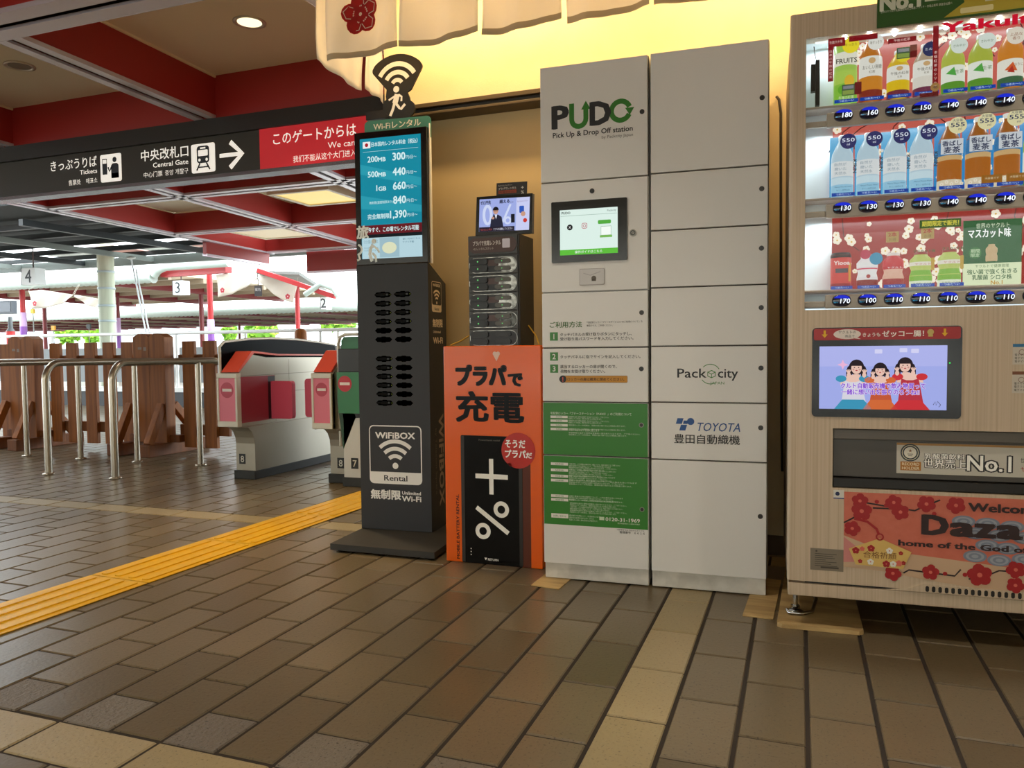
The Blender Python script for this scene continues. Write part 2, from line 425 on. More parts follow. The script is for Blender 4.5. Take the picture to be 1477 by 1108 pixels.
# recessed downlights
LM = mat('downlight_rim', '#d8d0c0', .3, .6); LG = em('#fff0c0', 1.6)
def downlight(x, y, label, lit=True, e=22):
    t = thing('downlight', label, 'ceiling light', (x, y, ZC), 0, 'downlights in the coffers')
    b = MB(); b.lathe([(.090, -.0005), (.090, -.007), (.080, -.010), (.070, -.006), (.062, -.002)], (0, 0, 0), LM, 24); b.build('rim', t)
    g = MB(); g.prism(disc(0, 0, .066, 24), LG if lit else mat('lamp_off', '#a8a498', .25, .3), topf(0), -.0045, -.0005); g.build('diffuser', t)
    if lit: lamp('downlight_glow', 'SPOT', (x, y, ZC - .025), e, (1, .90, .76), (x, y, 0), spot_size=R(100), spot_blend=.6, shadow_soft_size=.05)
downlight(-2.868, 3.63, 'lit round downlight in the coffer nearest the flowered cloth')
downlight(-4.643, 3.635, 'dim round downlight in the coffer at the upper left', False)
for x, y in [(x, y) for y in (1.65, -.4, -2.6) for x in (-6.4, -4.64, -2.86, -1.05, .85)] + [(-8.3, 3.63), (-6.45, 3.635)]:
    downlight(x, y, 'unseen round downlight added in a coffer to brighten the concourse', True, 26)  # out-of-view lamps added to lift the floor and ceiling brightness
def lightpanel(x0, x1, y0, y1, label, hx, e):
    t = thing('ceiling_light', label, 'ceiling light', ((x0 + x1) / 2, (y0 + y1) / 2, 2.5), 0, 'lit panels in the coffers'); a, c = (x1 - x0) / 2, (y1 - y0) / 2
    g = MB(); g.box(-a + .05, a - .05, -c + .05, c - .05, .0, .012, em(hx, e)); g.build('diffuser', t)
    g = MB(); FRM = mat('light_frame', '#e2d8c0', .4)
    for q in ((-a, a, -c, -c + .05), (-a, a, c - .05, c), (-a, -a + .05, -c + .05, c - .05), (a - .05, a, -c + .05, c - .05)): g.box(*q, -.012, .03, FRM)
    g.build('frame', t); g = MB(); g.box(-a + .02, a - .02, -c + .02, c - .02, .03, ZC - 2.5, FRM); g.build('housing', t)
lightpanel(-5.25, -4.5, 6.85, 7.6, 'lit yellow ceiling panel in the coffer just left of the kiosk screen', '#f3d27c', 1.0)
lightpanel(-7.4, -6.5, 8.75, 9.6, 'dimly lit cream ceiling panel in the farther coffer left of the kiosk', '#e8d9b4', .8)
# ---------------------------------------------------------------- hanging gate sign
SY = 4.235
sg = thing('hanging_sign', 'long dark hanging gate sign with white pictograms and a red end panel', 'sign', (0, SY, 0))
S_BK = mat('sign_dark', '#3d3a34', .35); S_WH = mat('sign_white', '#fffaf0', .4); S_RD = mat('sign_red', '#d82e36', .35)
for m_, k_ in ((S_WH, .32), (S_RD, .16)):
    bs = m_.node_tree.nodes['Principled BSDF']; bs.inputs['Emission Color'].default_value = bs.inputs['Base Color'].default_value; bs.inputs['Emission Strength'].default_value = k_   # the sign is lit from within
b = MB(); b.box(-9.5, -3.29, 0, .10, 2.035, 2.29, S_BK); b.build('panel', sg, bev=.004)
b = MB(); b.box(-9.5, -1.89, -.004, .11, 2.012, 2.035, mat('sign_rail', '#8f8b90', .25, .8)); b.build('bottom_rail', sg)
b = MB(); F = front(0)
b.text('きっぷうりば', -4.69, 2.187, .083, S_WH, F, w=.445, al='r', bold=.012)
b.text('Tickets', -4.69, 2.136, .045, S_WH, F, w=.163, al='r', bold=.01)
b.text('售票处', -4.848, 2.070, .042, S_WH, F, w=.118, al='r'); b.text('매표소', -4.69, 2.070, .042, S_WH, F, w=.105, al='r')
b.text('中央改札口', -3.873, 2.182, .083, S_WH, F, w=.41, al='r', bold=.012)
b.text('Central Gate', -3.875, 2.126, .046, S_WH, F, w=.305, al='r', bold=.01)
b.text('中心门票', -4.10, 2.066, .040, S_WH, F, w=.165, al='r'); b.text('중앙 개찰구', -3.877, 2.066, .040, S_WH, F, w=.20, al='r')
b.stroke([(-3.614, 2.152), (-3.44, 2.152)], .026, S_WH, F); b.stroke([(-3.525, 2.235), (-3.43, 2.152), (-3.53, 2.068)], .034, S_WH, F, .0009)
b.build('lettering', sg)
b = MB(); b.prism(rrect(-4.655, -4.463, 2.062, 2.254, .014), S_WH, F, 0, .003); BL = ink('#1d2430')
h = .0034
b.poly(rect(-4.637, -4.592, 2.115, 2.225), BL, F, h); b.poly(rect(-4.632, -4.597, 2.192, 2.218), S_WH, F, h + .0003)
b.poly(disc(-4.522, 2.213, .019), BL, F, h); b.poly(rrect(-4.556, -4.486, 2.085, 2.188, .022), BL, F, h); b.poly(rect(-4.556, -4.486, 2.085, 2.12), BL, F, h)
b.stroke([(-4.55, 2.165), (-4.573, 2.135), (-4.583, 2.165)], .014, BL, F, h)
b.build('ticket_pictogram', sg)
b = MB(); b.prism(rrect(-3.846, -3.650, 2.056, 2.246, .014), S_WH, F, 0, .003)
b.poly(rrect(-3.80, -3.696, 2.118, 2.232, .022), BL, F, h); b.poly(rrect(-3.788, -3.708, 2.165, 2.205, .006), S_WH, F, h + .0003)
b.poly(rect(-3.770, -3.726, 2.212, 2.222), S_WH, F, h + .0003)
for x in (-3.778, -3.718): b.poly(disc(x, 2.14, .010, 12), S_WH, F, h + .0003)
b.stroke([(-3.775, 2.118), (-3.803, 2.072)], .012, BL, F, h); b.stroke([(-3.721, 2.118), (-3.693, 2.072)], .012, BL, F, h); b.stroke([(-3.79, 2.092), (-3.706, 2.092)], .009, BL, F, h)
b.build('train_pictogram', sg)
b = MB(); b.box(-3.29, -1.89, -.003, .10, 2.035, 2.29, S_RD)
Fr = front(-.003)
b.text('このゲートからは', -2.571, 2.185, .085, S_WH, Fr, w=.612, al='r', bold=.01); b.text('入場できません', -2.50, 2.185, .085, S_WH, Fr, w=.45)
b.text('We cannot enter from this gate.', -2.775, 2.120, .052, S_WH, Fr, w=.82); b.text('我们不能从这个大门进入', -3.034, 2.058, .046, S_WH, Fr, w=.46)
b.build('red_panel', sg, bev=.003)

# ---------------------------------------------------------------- cloth hangings around the niche
CL = cloth('noren_cloth', '#f2efea', .55); HEM = cloth('noren_hem', '#c4b496', .3); PR = cloth('plum_red', '#a8201c', .25); PW = cloth('plum_line', '#e8d8c0', .3)
def noren(name, label, x0, x1, zt, zb, sag, ph, fr, emblem=None, group=None, slack=0.012, hem=True):
    t = thing(name, label, 'cloth hanging', (0, 0, 0), 0, group)
    nx, nz = 22, 22; b = MB(); v = []
    def sf(u, k):
        x = x0 + (x1 - x0) * u; low = zb + sag(u); z = low + (zt - low) * k
        d = slack * (math.sin(u * 9 + ph) * .6 + math.sin(u * 17 - k * 5 + ph * 2) * .35 + math.sin(k * 7 + u * 6 + ph) * .5) * (1.1 - k * .8)
        x += .010 * math.sin(k * 3 + ph) * (u - .5)
        return fr(x, z, d)
    for j in range(nz + 1):
        for i in range(nx + 1): v.append(sf(i / nx, j / nz))
    n1 = nx + 1
    b.add(v, [(j * n1 + i, j * n1 + i + 1, (j + 1) * n1 + i + 1, (j + 1) * n1 + i) for j in range(nz) for i in range(nx)], CL, True)
    c = b.build('cloth', t); md = c.modifiers.new('thick', 'SOLIDIFY'); md.thickness = .0015
    if hem:
        b = MB(); v = []
        for i in range(nx + 1):
            for k in (0, .045): p = sf(i / nx, k); v.append(p + fr.n * .002)
        b.add(v, [(2 * i, 2 * i + 2, 2 * i + 3, 2 * i + 1) for i in range(nx)], HEM, True); b.build('hem', t)
    if emblem:
        ex, ez, er = emblem; b = MB()
        def dec(pts, m, h):
            q = []
            for px, pz in pts:
                u = (px - x0) / (x1 - x0); low = zb + sag(u); q.append(sf(u, (pz - low) / (zt - low)) + fr.n * h)
            b.add(q, [tuple(range(len(q)))], m)
        for i in range(5):
            a = 2 * PI * i / 5 + PI / 2 + .1
            dec(disc(ex + er * .56 * math.cos(a), ez + er * .56 * math.sin(a), er * .5, 14), PR, .004 + .0001 * i)
            dec([(ex + er * .62 * math.cos(a) + er * .36 * math.cos(q), ez + er * .62 * math.sin(a) + er * .36 * math.sin(q)) for q in (a + 2.2, a + 1.2, a, a - 1.2, a - 2.2)][::-1] + [(ex + er * .62 * math.cos(a) + er * .31 * math.cos(q), ez + er * .62 * math.sin(a) + er * .31 * math.sin(q)) for q in (a + 2.2, a + 1.2, a, a - 1.2, a - 2.2)], PW, .0052)
            for k in (-.25, 0, .25):
                dec(disc(ex + er * .42 * math.cos(a + k), ez + er * .42 * math.sin(a + k), er * .045, 6), PW, .0055)
        dec(disc(ex, ez, er * .10, 8), PW, .0055); b.build('plum_emblem', t)
    return t
NF = front(2.80)
NG = 'cloth panels hanging in front of the lit niche'
npan = [(-1.83, -1.506, 'cream cloth panel with a red plum crest hanging at the niche corner'),
        (-1.487, -1.163, 'plain cream cloth panel just right of the crested one'),
        (-1.146, -.828, 'plain cream cloth panel above the charging tower'),
        (-.815, -.50, 'plain cream cloth panel above the left locker unit'),
        (-.485, -.165, 'plain cream cloth panel above the right locker unit')]
for i, (a, b_, lb) in enumerate(npan):
    noren('noren_panel', lb, a, b_, 2.563, 2.046, (lambda u, i=i: (.004, .010, .010, .006, .012)[i] - .012 * math.sin(PI * u) + .014 * u), i * 1.7, NF,
          (-1.672, 2.215, .078) if i == 0 else None, NG)
SF = FR((-1.88, 0, 0), (0, -1, 0), (0, 0, 1))   # faces the gates; seen from inside
noren('noren_panel', 'narrow yellow-lit cloth along the niche side nearest the camera', -3.17, -2.80, 2.563, 2.05, lambda u: -.015 * math.sin(PI * u * 1.3) , .6, SF, None, 'cloths along the niche side', .014, False)
noren('noren_panel', 'narrow yellow-lit cloth along the niche side next to the wall', -3.35, -3.185, 2.563, 2.04, lambda u: .02 * (u), 2.1, SF, None, 'cloths along the niche side', .010, False)
rd = MB(); rd.tube([(-1.86, 2.80, 2.575), (3.3, 2.80, 2.575)], .011, mat('rod_steel', '#8f8a80', .3, .9)); rd.tube([(-1.88, 2.80, 2.575), (-1.88, 3.355, 2.575)], .011, mat('rod_steel', '#8f8a80', .3, .9))
tag(rd.build('curtain_rod'), 'thin steel rod carrying the cream cloth panels of the niche', 'curtain rod')

# ================================================================ PARCEL LOCKERS
A_L = R(2.17)
LK = mat('locker_white', '#e4e2de', .34, noise=(3, .12, '#d8d5cf')); LKB = mat('locker_base', '#d6d2c9', .45, noise=(16, .35, '#8f8b82'))
GAP = ink('#3b332c', .7); HOLE = ink('#2b2826', .35); BK = ink('#17181a', .4); GRN = mat('pudo_green', '#2f7d22', .3); WHT = ink('#e9e6de', .4); HRIM = mat('hole_rim', '#8e8a82', .3, .8)
eL = Vector((math.cos(A_L), math.sin(A_L), 0))
PL = Vector((-.895, 2.737, 0))
locL = thing('parcel_locker', 'white locker column with a touch screen and green notices', 'parcel locker', PL, A_L, 'parcel locker columns')
locR = thing('parcel_locker', 'white blank-fronted locker column between the touch-screen column and the drinks machine', 'parcel locker', PL + eL * .3985, A_L, 'parcel locker columns')
LZT = 1.877
def column(root, wd):
    b = MB(); b.box(0, wd, .02, .575, .062, LZT, LK); b.build('cabinet', root, bev=.003)
    b = MB(); b.box(.004, wd - .004, .012, .05, .004, .062, LKB); b.box(.004, wd - .004, .05, .57, .012, .062, LKB)
    b.build('plinth', root, bev=.002)
column(locL, .3935); column(locR, .3955)
def door(root, x0, x1, z0, z1, hole=None, deco=None, name='door', rim=False):
    b = MB(); b.box(x0, x1, 0, .0195, z0, z1, LK)
    d = b.build(name, root, bev=.0022)
    g = MB(); g.box(x0 - .002, x1 + .002, .0192, .0205, z0 - .002, z1 + .002, GAP); g.build('door_gap', d)
    if hole:
        k = MB(); k.prism(disc(hole[0], hole[1], .0085, 16), HRIM if rim else HOLE, FRONT, 0, .0012); k.prism(disc(hole[0], hole[1], .0062, 14), HOLE, FRONT, 0, .0018); k.build('keyhole', d)
    if deco:
        k = MB(); deco(k); k.build('lettering', d)
    return d
g_ = .0022
zs = [.063, .467, .664, .862, 1.064, 1.462, LZT]
F0 = FRONT
def deco_top(b):
    # P U D O logotype with arrows
    b.text('P', .050, 1.655, .112, BK, F0, bold=.05, w=.055)
    b.stroke([(.120, 1.737), (.120, 1.685)] + arc(.146, 1.680, .026, 180, 360, 10) + [(.172, 1.69), (.172, 1.715)], .018, GRN, F0)
    b.poly([(.155, 1.712), (.189, 1.712), (.172, 1.742)], GRN, F0, .0007)
    b.text('D', .190, 1.655, .112, BK, F0, bold=.055, w=.068)
    b.stroke(arc(.297, 1.694, .033, 20, 335, 22), .018, GRN, F0)
    b.poly([(.313, 1.702), (.345, 1.702), (.329, 1.676)], GRN, F0, .0007)
    b.text('Pick Up & Drop Off station', .050, 1.621, .026, BK, F0, w=.289, bold=.02)
    b.text('by Packcity Japan', .340, 1.603, .015, ink('#6d6a66'), F0, w=.111, al='r')
door(locL, .003, .391, zs[5] + g_, zs[6] - .001, (.372, 1.683), deco_top)
# terminal section
b = MB(); b.box(.003, .391, 0, .0195, zs[4] + g_, zs[5] - g_, LK); tp = b.build('terminal_panel', locL, bev=.0022)
b = MB(); b.prism(disc(.193, 1.422, .0088, 18), BK, F0, 0, .002); b.build('camera_eye', tp)
b = MB(); b.prism(rrect(.043, .319, 1.171, 1.390, .004, 3), mat('bezel_black', '#0b0b0c', .15), F0, -.002, .007)
SCR = .0073
b.poly(rect(.075, .286, 1.197, 1.359), em('#dff3ea', .95), F0, SCR)
b.poly(rect(.075, .286, 1.197, 1.216), em('#5fbf3c', .95), F0, SCR + .0002)
b.text('操作ガイドはこちら', .18, 1.2025, .011, em('#ffffff', .95), F0, SCR + .0005, al='c', w=.10)
b.text('PUDO', .082, 1.344, .012, em('#30403a', .9), F0, SCR + .0005, bold=.03); b.text('Packcity', .281, 1.345, .010, em('#30403a', .9), F0, SCR + .0005, al='r')
b.poly(rect(.078, .283, 1.3365, 1.338), em('#9fb8ac', .9), F0, SCR + .0004)
b.poly(disc(.112, 1.296, .0105, 18), em('#16181a', .9), F0, SCR + .0004); b.text('X', .112, 1.2915, .013, em('#ffffff', .95), F0, SCR + .0007, al='c')
b.stroke(rrect(.157, .175, 1.290, 1.308, .005, 3), .002, em('#c2455f', .9), F0, SCR + .0005, closed=True); b.stroke(disc(.166, 1.299, .0045, 12), .0018, em('#c2455f', .9), F0, SCR + .0005, closed=True)
b.poly(rrect(.215, .262, 1.302, 1.316, .004, 3), em('#56b040', .9), F0, SCR + .0004)
b.poly(rect(.226, .262, 1.262, 1.293), em('#f7fff8', .95), F0, SCR + .0004); b.stroke(rect(.226, .262, 1.262, 1.293), .0014, em('#5c8a5e', .9), F0, SCR + .0005, closed=True); b.poly(rect(.222, .266, 1.254, 1.262), em('#7fbf5a', .9), F0, SCR + .0005)
b.build('touch_screen', tp, bev=.001, seg=1)
b = MB(); b.prism(disc(.339, 1.265, .0125, 20), HRIM, F0, 0, .003); b.prism(disc(.339, 1.265, .009, 18), BK, F0, 0, .0034); b.prism(disc(.339, 1.265, .0055, 14), HRIM, F0, 0, .0044); b.stroke([(.336, 1.262), (.342, 1.268)], .0018, BK, F0, .0047); b.build('lock', tp)
b = MB(); b.prism(rrect(.146, .236, 1.088, 1.145, .003, 3), mat('reader_plate', '#c9c6c4', .25), F0, 0, .003); b.stroke(rrect(.146, .236, 1.088, 1.145, .003, 3), .0014, ink('#8a7f78'), F0, .0032, closed=True)
b.stroke([(.160, 1.13), (.185, 1.122), (.222, 1.134)], .003, ink('#a9a7a8'), F0, .0033); b.poly(disc(.198, 1.111, .009, 14), ink('#6c6358'), F0, .0033); b.poly(rect(.190, .206, 1.101, 1.109), ink('#6c6358'), F0, .0033)
b.build('card_reader', tp, bev=.0008, seg=1)
def sq(b, x, z, n):
    b.poly(rect(x, x + .0305, z, z + .0305), GRN, F0, .0005); b.text(n, x + .0153, z + .0055, .0275, WHT, F0, .0009, al='c', bold=.02)
def deco_a(b):
    b.text('ご利用方法', .032, .938, .023, mat('ink_dkgreen', '#3c6b2c', .5), F0, w=.121, bold=.02)
    b.text('「宅配便ロッカー“プドーステーション”のご利用について」を', .170, .950, .0078, BK, F0, w=.202); b.text('確認のうえ、ご利用ください。', .170, .9385, .0078, BK, F0, w=.095)
    sq(b, .032, .889, '1')
    b.text('タッチパネルの受け取りボタンにタッチし、', .071, .9055, .0135, BK, F0, w=.262, bold=.01); b.text('受け取り用パスワードを入力してください。', .071, .8895, .0135, BK, F0, w=.268, bold=.01)
door(locL, .003, .391, zs[3] + g_, zs[4] - g_, (.3685, .984), deco_a)
def deco_b(b):
    sq(b, .032, .8155, '2'); b.text('タッチパネルに指でサインを記入してください。', .071, .824, .0135, BK, F0, w=.293, bold=.01)
    sq(b, .032, .771, '3'); b.text('該当するロッカーの扉が開くので、', .071, .7885, .0135, BK, F0, w=.208, bold=.01); b.text('荷物をお受け取りください。', .071, .7715, .0135, BK, F0, w=.166, bold=.01)
    b.poly(rrect(.082, .317, .736, .760, .003, 3), mat('warn_orange', '#c98a1e', .4), F0, .0005); b.stroke(rrect(.082, .317, .736, .760, .003, 3), .0012, ink('#7a5210'), F0, .0007, closed=True)
    b.poly(disc(.080, .748, .0135, 18), BK, F0, .0008); b.text('!', .080, .739, .024, ink('#d8574a'), F0, .0011, al='c', bold=.03)
    b.text('ロッカーの扉は確実に閉めてください。', .098, .743, .0125, ink('#3a2408'), F0, w=.208, bold=.015, h=.001)
door(locL, .003, .391, zs[2] + g_, zs[3] - g_, (.367, .785), deco_b)
GW = ink('#cfe0c4', .4)
def glines(b, x, z, n, dz, w, s=.0062):
    src = ['ご利用の際は、必ず本書面の記載内容をご確認いただき、内容に同意のうえご利用ください', '宅配便ロッカーの利用は、荷物の受け取りおよび発送に限ります。', '保管期限を過ぎた荷物は営業所へ持ち戻りとなります、ご了承ください。', '盗難や破損その他の事故について、一切の責任を負いかねます']
    for i in range(n): b.text(src[(i * 3 + n) % 4], x, z - i * dz, s, GW, F0, h=.0011, w=w * (1, .82, .93, .7)[i % 4])
def deco_g1(b):
    b.poly(rect(.0045, .389, zs[1] + .003, zs[2] - .003), GRN, F0, .0004)
    b.text('宅配便ロッカー「プドーステーション（PUDO）」のご利用について', .032, .6185, .0105, GW, F0, w=.299, h=.001, bold=.015)
    for z, n in ((.6045, 2), (.590, 2), (.574, 1), (.5595, 1)):
        b.poly(rect(.032, .097, z, z + .0088), WHT, F0, .0009); b.text('利用規約', .0645, z + .0018, .0062, GRN, F0, .0012, al='c'); glines(b, .100, z + .003, n, .0065, .27 - .06 * n)
    b.text('初期の暗証は必ず削除に致します', .100, .5585, .0105, GW, F0, w=.115, h=.001, bold=.01); glines(b, .100, .549, 2, .007, .262)
door(locL, .003, .391, zs[1] + g_, zs[2] - g_, (.3665, .585), deco_g1, rim=True)
def deco_g2(b):
    b.poly(rect(.0045, .389, .209, zs[1] - .003), GRN, F0, .0004)
    for z, n, w in ((.430, 4, .19), (.407, 4, .175), (.385, 3, .172), (.369, 3, .25), (.311, 3, .2), (.297, 1, .2)):
        b.poly(rect(.032, .097, z, z + .0098), WHT, F0, .0009); b.text('免責事項等', .0645, z + .002, .0064, GRN, F0, .0012, al='c'); glines(b, .100, z + .004, n, .0066, w)
    glines(b, .103, .289, 6, .0066, .21)
    b.poly(rect(.032, .097, .234, .250), WHT, F0, .0009); b.text('お問い合わせ', .0645, .238, .0085, GRN, F0, .0012, al='c'); glines(b, .100, .243, 3, .008, .115, .007)
    b.poly(rect(.213, .231, .235, .247), GW, F0, .0009); b.text('0120-31-1969', .236, .2335, .0185, WHT, F0, w=.124, bold=.02, h=.001); b.text('受付時間9時から18時年中無休', .360, .2245, .0062, GW, F0, al='r', w=.08, h=.001)
    b.text('※管理番号は下記のとおりです', .377, .2015, .006, BK, F0, al='r', w=.10); b.text('管理番号　６６１６', .377, .1915, .0092, BK, F0, al='r', w=.09, bold=.02)
door(locL, .003, .391, zs[0], zs[1] - g_, (.368, .282), deco_g2, rim=True)
# right column
zr = [.063, .4645, .667, .864, 1.069, 1.268, 1.466, LZT + .003]
def deco_pack(b):
    x0 = -.3985
    b.text('Pack', .493 + x0, .7545, .0455, BK, F0, w=.098, bold=.012); b.text('city', .630 + x0, .7545, .0455, BK, F0, w=.066, bold=.012)
    cx, cz, r = .6085 + x0, .7665, .0125
    b.stroke([(cx, cz + r), (cx + r, cz + r * .55), (cx + r, cz - r * .55), (cx, cz - r), (cx - r, cz - r * .55), (cx - r, cz + r * .55)], .0028, GRN, F0, closed=True)
    b.stroke([(cx - r, cz + r * .55), (cx, cz), (cx + r, cz + r * .55)], .0024, GRN, F0); b.stroke([(cx, cz), (cx, cz - r)], .0024, GRN, F0)
    b.stroke(arc(cx - .004, cz, .034, 30, 135, 12), .0024, GRN, F0); b.stroke(arc(cx - .004, cz, .034, 215, 300, 12), .0024, GRN, F0)
    b.text('JAPAN', .604 + x0, .731, .0138, GRN, F0, w=.047)
def deco_toy(b):
    NV = ink('#1b4f8f', .4); x0 = -.3985; sh = .010
    for (a, c, q) in ((.487, .508, .592), (.499, .520, .569)):
        b.poly([(a + x0, q), (c + x0, q), (c + .006 + x0, q + .020), (a + .006 + x0, q + .020)], NV, F0)
    b.poly(disc(.538 + x0, .601, .0125, 20), NV, F0); b.poly([(.512 + x0, .592), (.527 + x0, .592), (.531 + x0, .604), (.514 + x0, .604)], NV, F0)
    b.text('TOYOTA', .556 + x0, .5685, .0425, NV, F0, w=.148, shear=.22, bold=.006)
    b.text('豊田自動織機', .482 + x0, .5265, .0355, BK, F0, w=.221, bold=.012)
rz_holes = [.280, .584, .787, .991, 1.190, 1.388, 1.688]
for i in range(7):
    door(locR, .003, .3925, zr[i] + (g_ if i else 0), zr[i + 1] - g_, (.3725, rz_holes[i]), {1: deco_toy, 2: deco_pack}.get(i))

# plywood pads on the floor
PLY = mat('plywood', '#c8a972', .75, grain=(4, 22, 30, '#8d6f42', .7), bump=(60, .3))
def ply(pts, h, label):
    b = MB(); b.prism(pts, PLY, topf(0), 0.0005, h); o = b.build('plywood_pad', bev=.0025)
    return tag(o, label, 'plywood pad', 'plywood pads under the machines')
ply([(-.912, 2.640), (-.803, 2.628), (-.790, 2.86), (-.900, 2.87)], .0035, 'small worn plywood pad under the left corner of the lockers')
ply([(-.168, 2.553), (-.075, 2.548), (-.06, 2.98), (-.150, 3.0)], .0035, 'small worn plywood pad under the right corner of the lockers')
ply([(-.062, 2.492), (-.048, 2.482), (.170, 2.490), (.182, 2.502), (.172, 3.24), (-.045, 3.24)], .013, 'larger plywood board under the left foot of the drinks machine')

# ================================================================ DRINKS VENDING MACHINE
A_V = R(2.2); PV = Vector((-.033, 2.475, 0))
vm = thing('vending_machine', 'wood-grain drinks vending machine with a lit window, small video screen and plum poster', 'vending machine', PV, A_V)
VB = mat('vend_wood', '#cbb79e', .42, grain=(160, 20, 1.2, '#b39d82', .6))
VS = mat('vend_side', '#9c8a74', .45); VD = mat('vend_dark', '#16120f', .35); VG = mat('vend_slot_grey', '#4c4741', .3); CHR = mat('chrome', '#c8ccd0', .15, 1.0)
XR, XW, ZW0, ZW1 = 1.13, 1.06, .967, 1.756
b = MB(); b.box(.006, XR - .006, .045, .06, .11, 1.825, VD); b.box(.004, XR - .004, .16, .72, .11, 1.825, VS); b.box(.004, .03, .06, .16, .11, 1.825, VS); b.box(XR - .03, XR - .004, .06, .16, .11, 1.825, VS); b.box(.03, XR - .03, .06, .16, 1.775, 1.825, VS); b.box(.03, XR - .03, .06, .16, .11, .955, VS)
# open the dark sheet where the display case is: built as four strips instead
b = MB()
b.box(.004, XR - .004, .17, .72, .11, 1.825, VS)
b.box(.004, .036, .045, .17, .11, 1.825, VS); b.box(XR - .036, XR - .004, .045, .17, .11, 1.825, VS); b.box(.036, XR - .036, .045, .17, 1.77, 1.825, VS); b.box(.036, XR - .036, .045, .17, .11, .955, VS)
b.build('body', vm, bev=.004)
b = MB()
b.prism([(0, .044)] + [(.010 - .010 * math.cos(R(a)), .010 - .010 * math.sin(R(a))) for a in (0, 22, 45, 67, 90)] + [(.044, 0), (.044, .044)], VB, topf(0), .1535, 1.83); b.box(XW, XR, 0, .044, .1535, 1.83, VB); b.box(.044, XW, 0, .044, ZW1, 1.83, VB)
b.box(.044, XW, 0, .044, .617, ZW0, VB); b.box(.044, .125, 0, .044, .440, .617, VB); b.box(.92, XW, 0, .044, .440, .617, VB); b.box(.044, XW, 0, .044, .1535, .440, VB)

b.build('front_door', vm)
b = MB(); b.box(.002, XR - .002, .002, .05, .107, .146, VB); b.build('skirt', vm, bev=.003)
b = MB(); b.box(.05, XR - .05, .012, .03, .146, .153, VD); b.build('shadow_gap', vm)
# display case
CASE = mat('case_white', '#e6eef2', .35); DW = .100
b = MB(); b.box(.040, XW + .004, DW, DW + .01, ZW0 - .006, ZW1 + .006, CASE); b.box(.038, .044, .044, DW, ZW0, ZW1, CASE); b.box(XW, XW + .006, .044, DW, ZW0, ZW1, CASE); b.box(.04, XW, .044, DW, ZW0 - .006, ZW0, CASE); b.box(.04, XW, .044, DW, ZW1, ZW1 + .006, CASE)
case = b.build('display_case', vm)
def ps(x, z, d):
    """front-plane photo position carried back to depth d inside the case"""
    s = (2.475 + d) / 2.475; return (x + .062) * s - .062, CAM_Z + (z - CAM_Z) * s
# red plum-blossom backdrops of the three shelves, light put into the print as emission
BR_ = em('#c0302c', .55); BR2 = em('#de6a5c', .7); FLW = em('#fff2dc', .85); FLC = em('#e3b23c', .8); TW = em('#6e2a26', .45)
rnd = random.Random(3)
for i, (z0, z1, xa) in enumerate(((1.548, 1.752, .165), (1.285, 1.497, .118), (1.02, 1.232, .118))):
    b = MB(); dd = .085
    (x0, z0), (x1, z1) = ps(xa, z0, dd), ps(1.03, z1, dd); Fb = front(dd)
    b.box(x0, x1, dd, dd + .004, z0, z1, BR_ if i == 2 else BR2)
    for k in range(10):
        x = rnd.uniform(x0, x1); z = z1; pts = [(x, z)]
        for _ in range(4): x += rnd.uniform(-.03, .03); z -= rnd.uniform(.012, .03); pts.append((x, max(z, z0)))
        b.stroke(pts, .003, TW, Fb, .0006)
    for k in range(120):
        plum(b, rnd.uniform(x0 + .01, x1 - .01), rnd.uniform(z0 + .01, z1 - .008), rnd.choice((.010, .0125, .007)), FLW, FLC, Fb, .0012 + k * .00001, rnd.random())
    b.build('plum_backdrop', case)
# shelf fascias, blue price buttons
BTN = mat('button_blue', '#070a2e', .12, coat=.6); BL1 = em('#1b2ee0', .8); DIG = em('#eef6ff', 1.3); HINT = em('#4fc3f0', 1.0); LBL = em('#0c49b8', .65); LBT = em('#d8ecff', .9)
prices = [['180', '160', '150', '150', '140', '140', '140', '140'], ['130', '130', '130', '130', '140', '140', '140', '140'], ['170', '100', '110', '110', '110', '110', '110', '110']]
SH = [(1.499, 1.541, 1.5285, .147, .0679), (1.236, 1.276, 1.2620, .146, .0690), (.971, 1.011, .9930, .146, .0695)]
SHM = mat('shelf_taupe', '#b5a698', .4)
for i, (z0, z1, zc, xb, px) in enumerate(SH):
    b = MB(); b.box(.102, XW - .002, .012, .03, z0, z1, SHM); b.box(.044, .102, .02, .03, z0 + .004, z0 + .022, SHM); b.box(.044, XW, .028, DW, (1.5585, 1.2905, 1.0192)[i], (1.5665, 1.2983, 1.0270)[i], SHM)
    sf_ = b.build('shelf_fascia', vm, bev=.003)
    for k in range(8):
        x = xb + px * k; b = MB(); v = []; n = 22
        for rr, dy in ((1, .0115), (.9, .006), (.6, .002), (.25, .0005)):
            for j in range(n):
                a = 2 * PI * j / n; ca, sa = math.cos(a), math.sin(a)
                v.append((x + .0262 * rr * math.copysign(abs(ca) ** .75, ca), dy, zc + .0172 * rr * math.copysign(abs(sa) ** .8, sa)))
        b.add(v, [(r * n + j, r * n + (j + 1) % n, (r + 1) * n + (j + 1) % n, (r + 1) * n + j) for r in range(3) for j in range(n)] + [tuple(range(3 * n, 4 * n))], BTN, True)
        b.poly([(x + .0225 * math.cos(R(a)), zc + .003 + .0125 * math.sin(R(a))) for a in range(8, 173, 11)], BL1, front(0.0045), .0045)
        b.text(prices[i][k], x + .0215, zc - .0085, .0195, DIG, front(.004), .0052, al='r', w=.026, shear=.12, bold=.01)
        b.text('つめた～い', x - .0225, zc - .0075, .0050, HINT, front(.004), .0052, w=.0125)
        b.build('price_button', sf_)
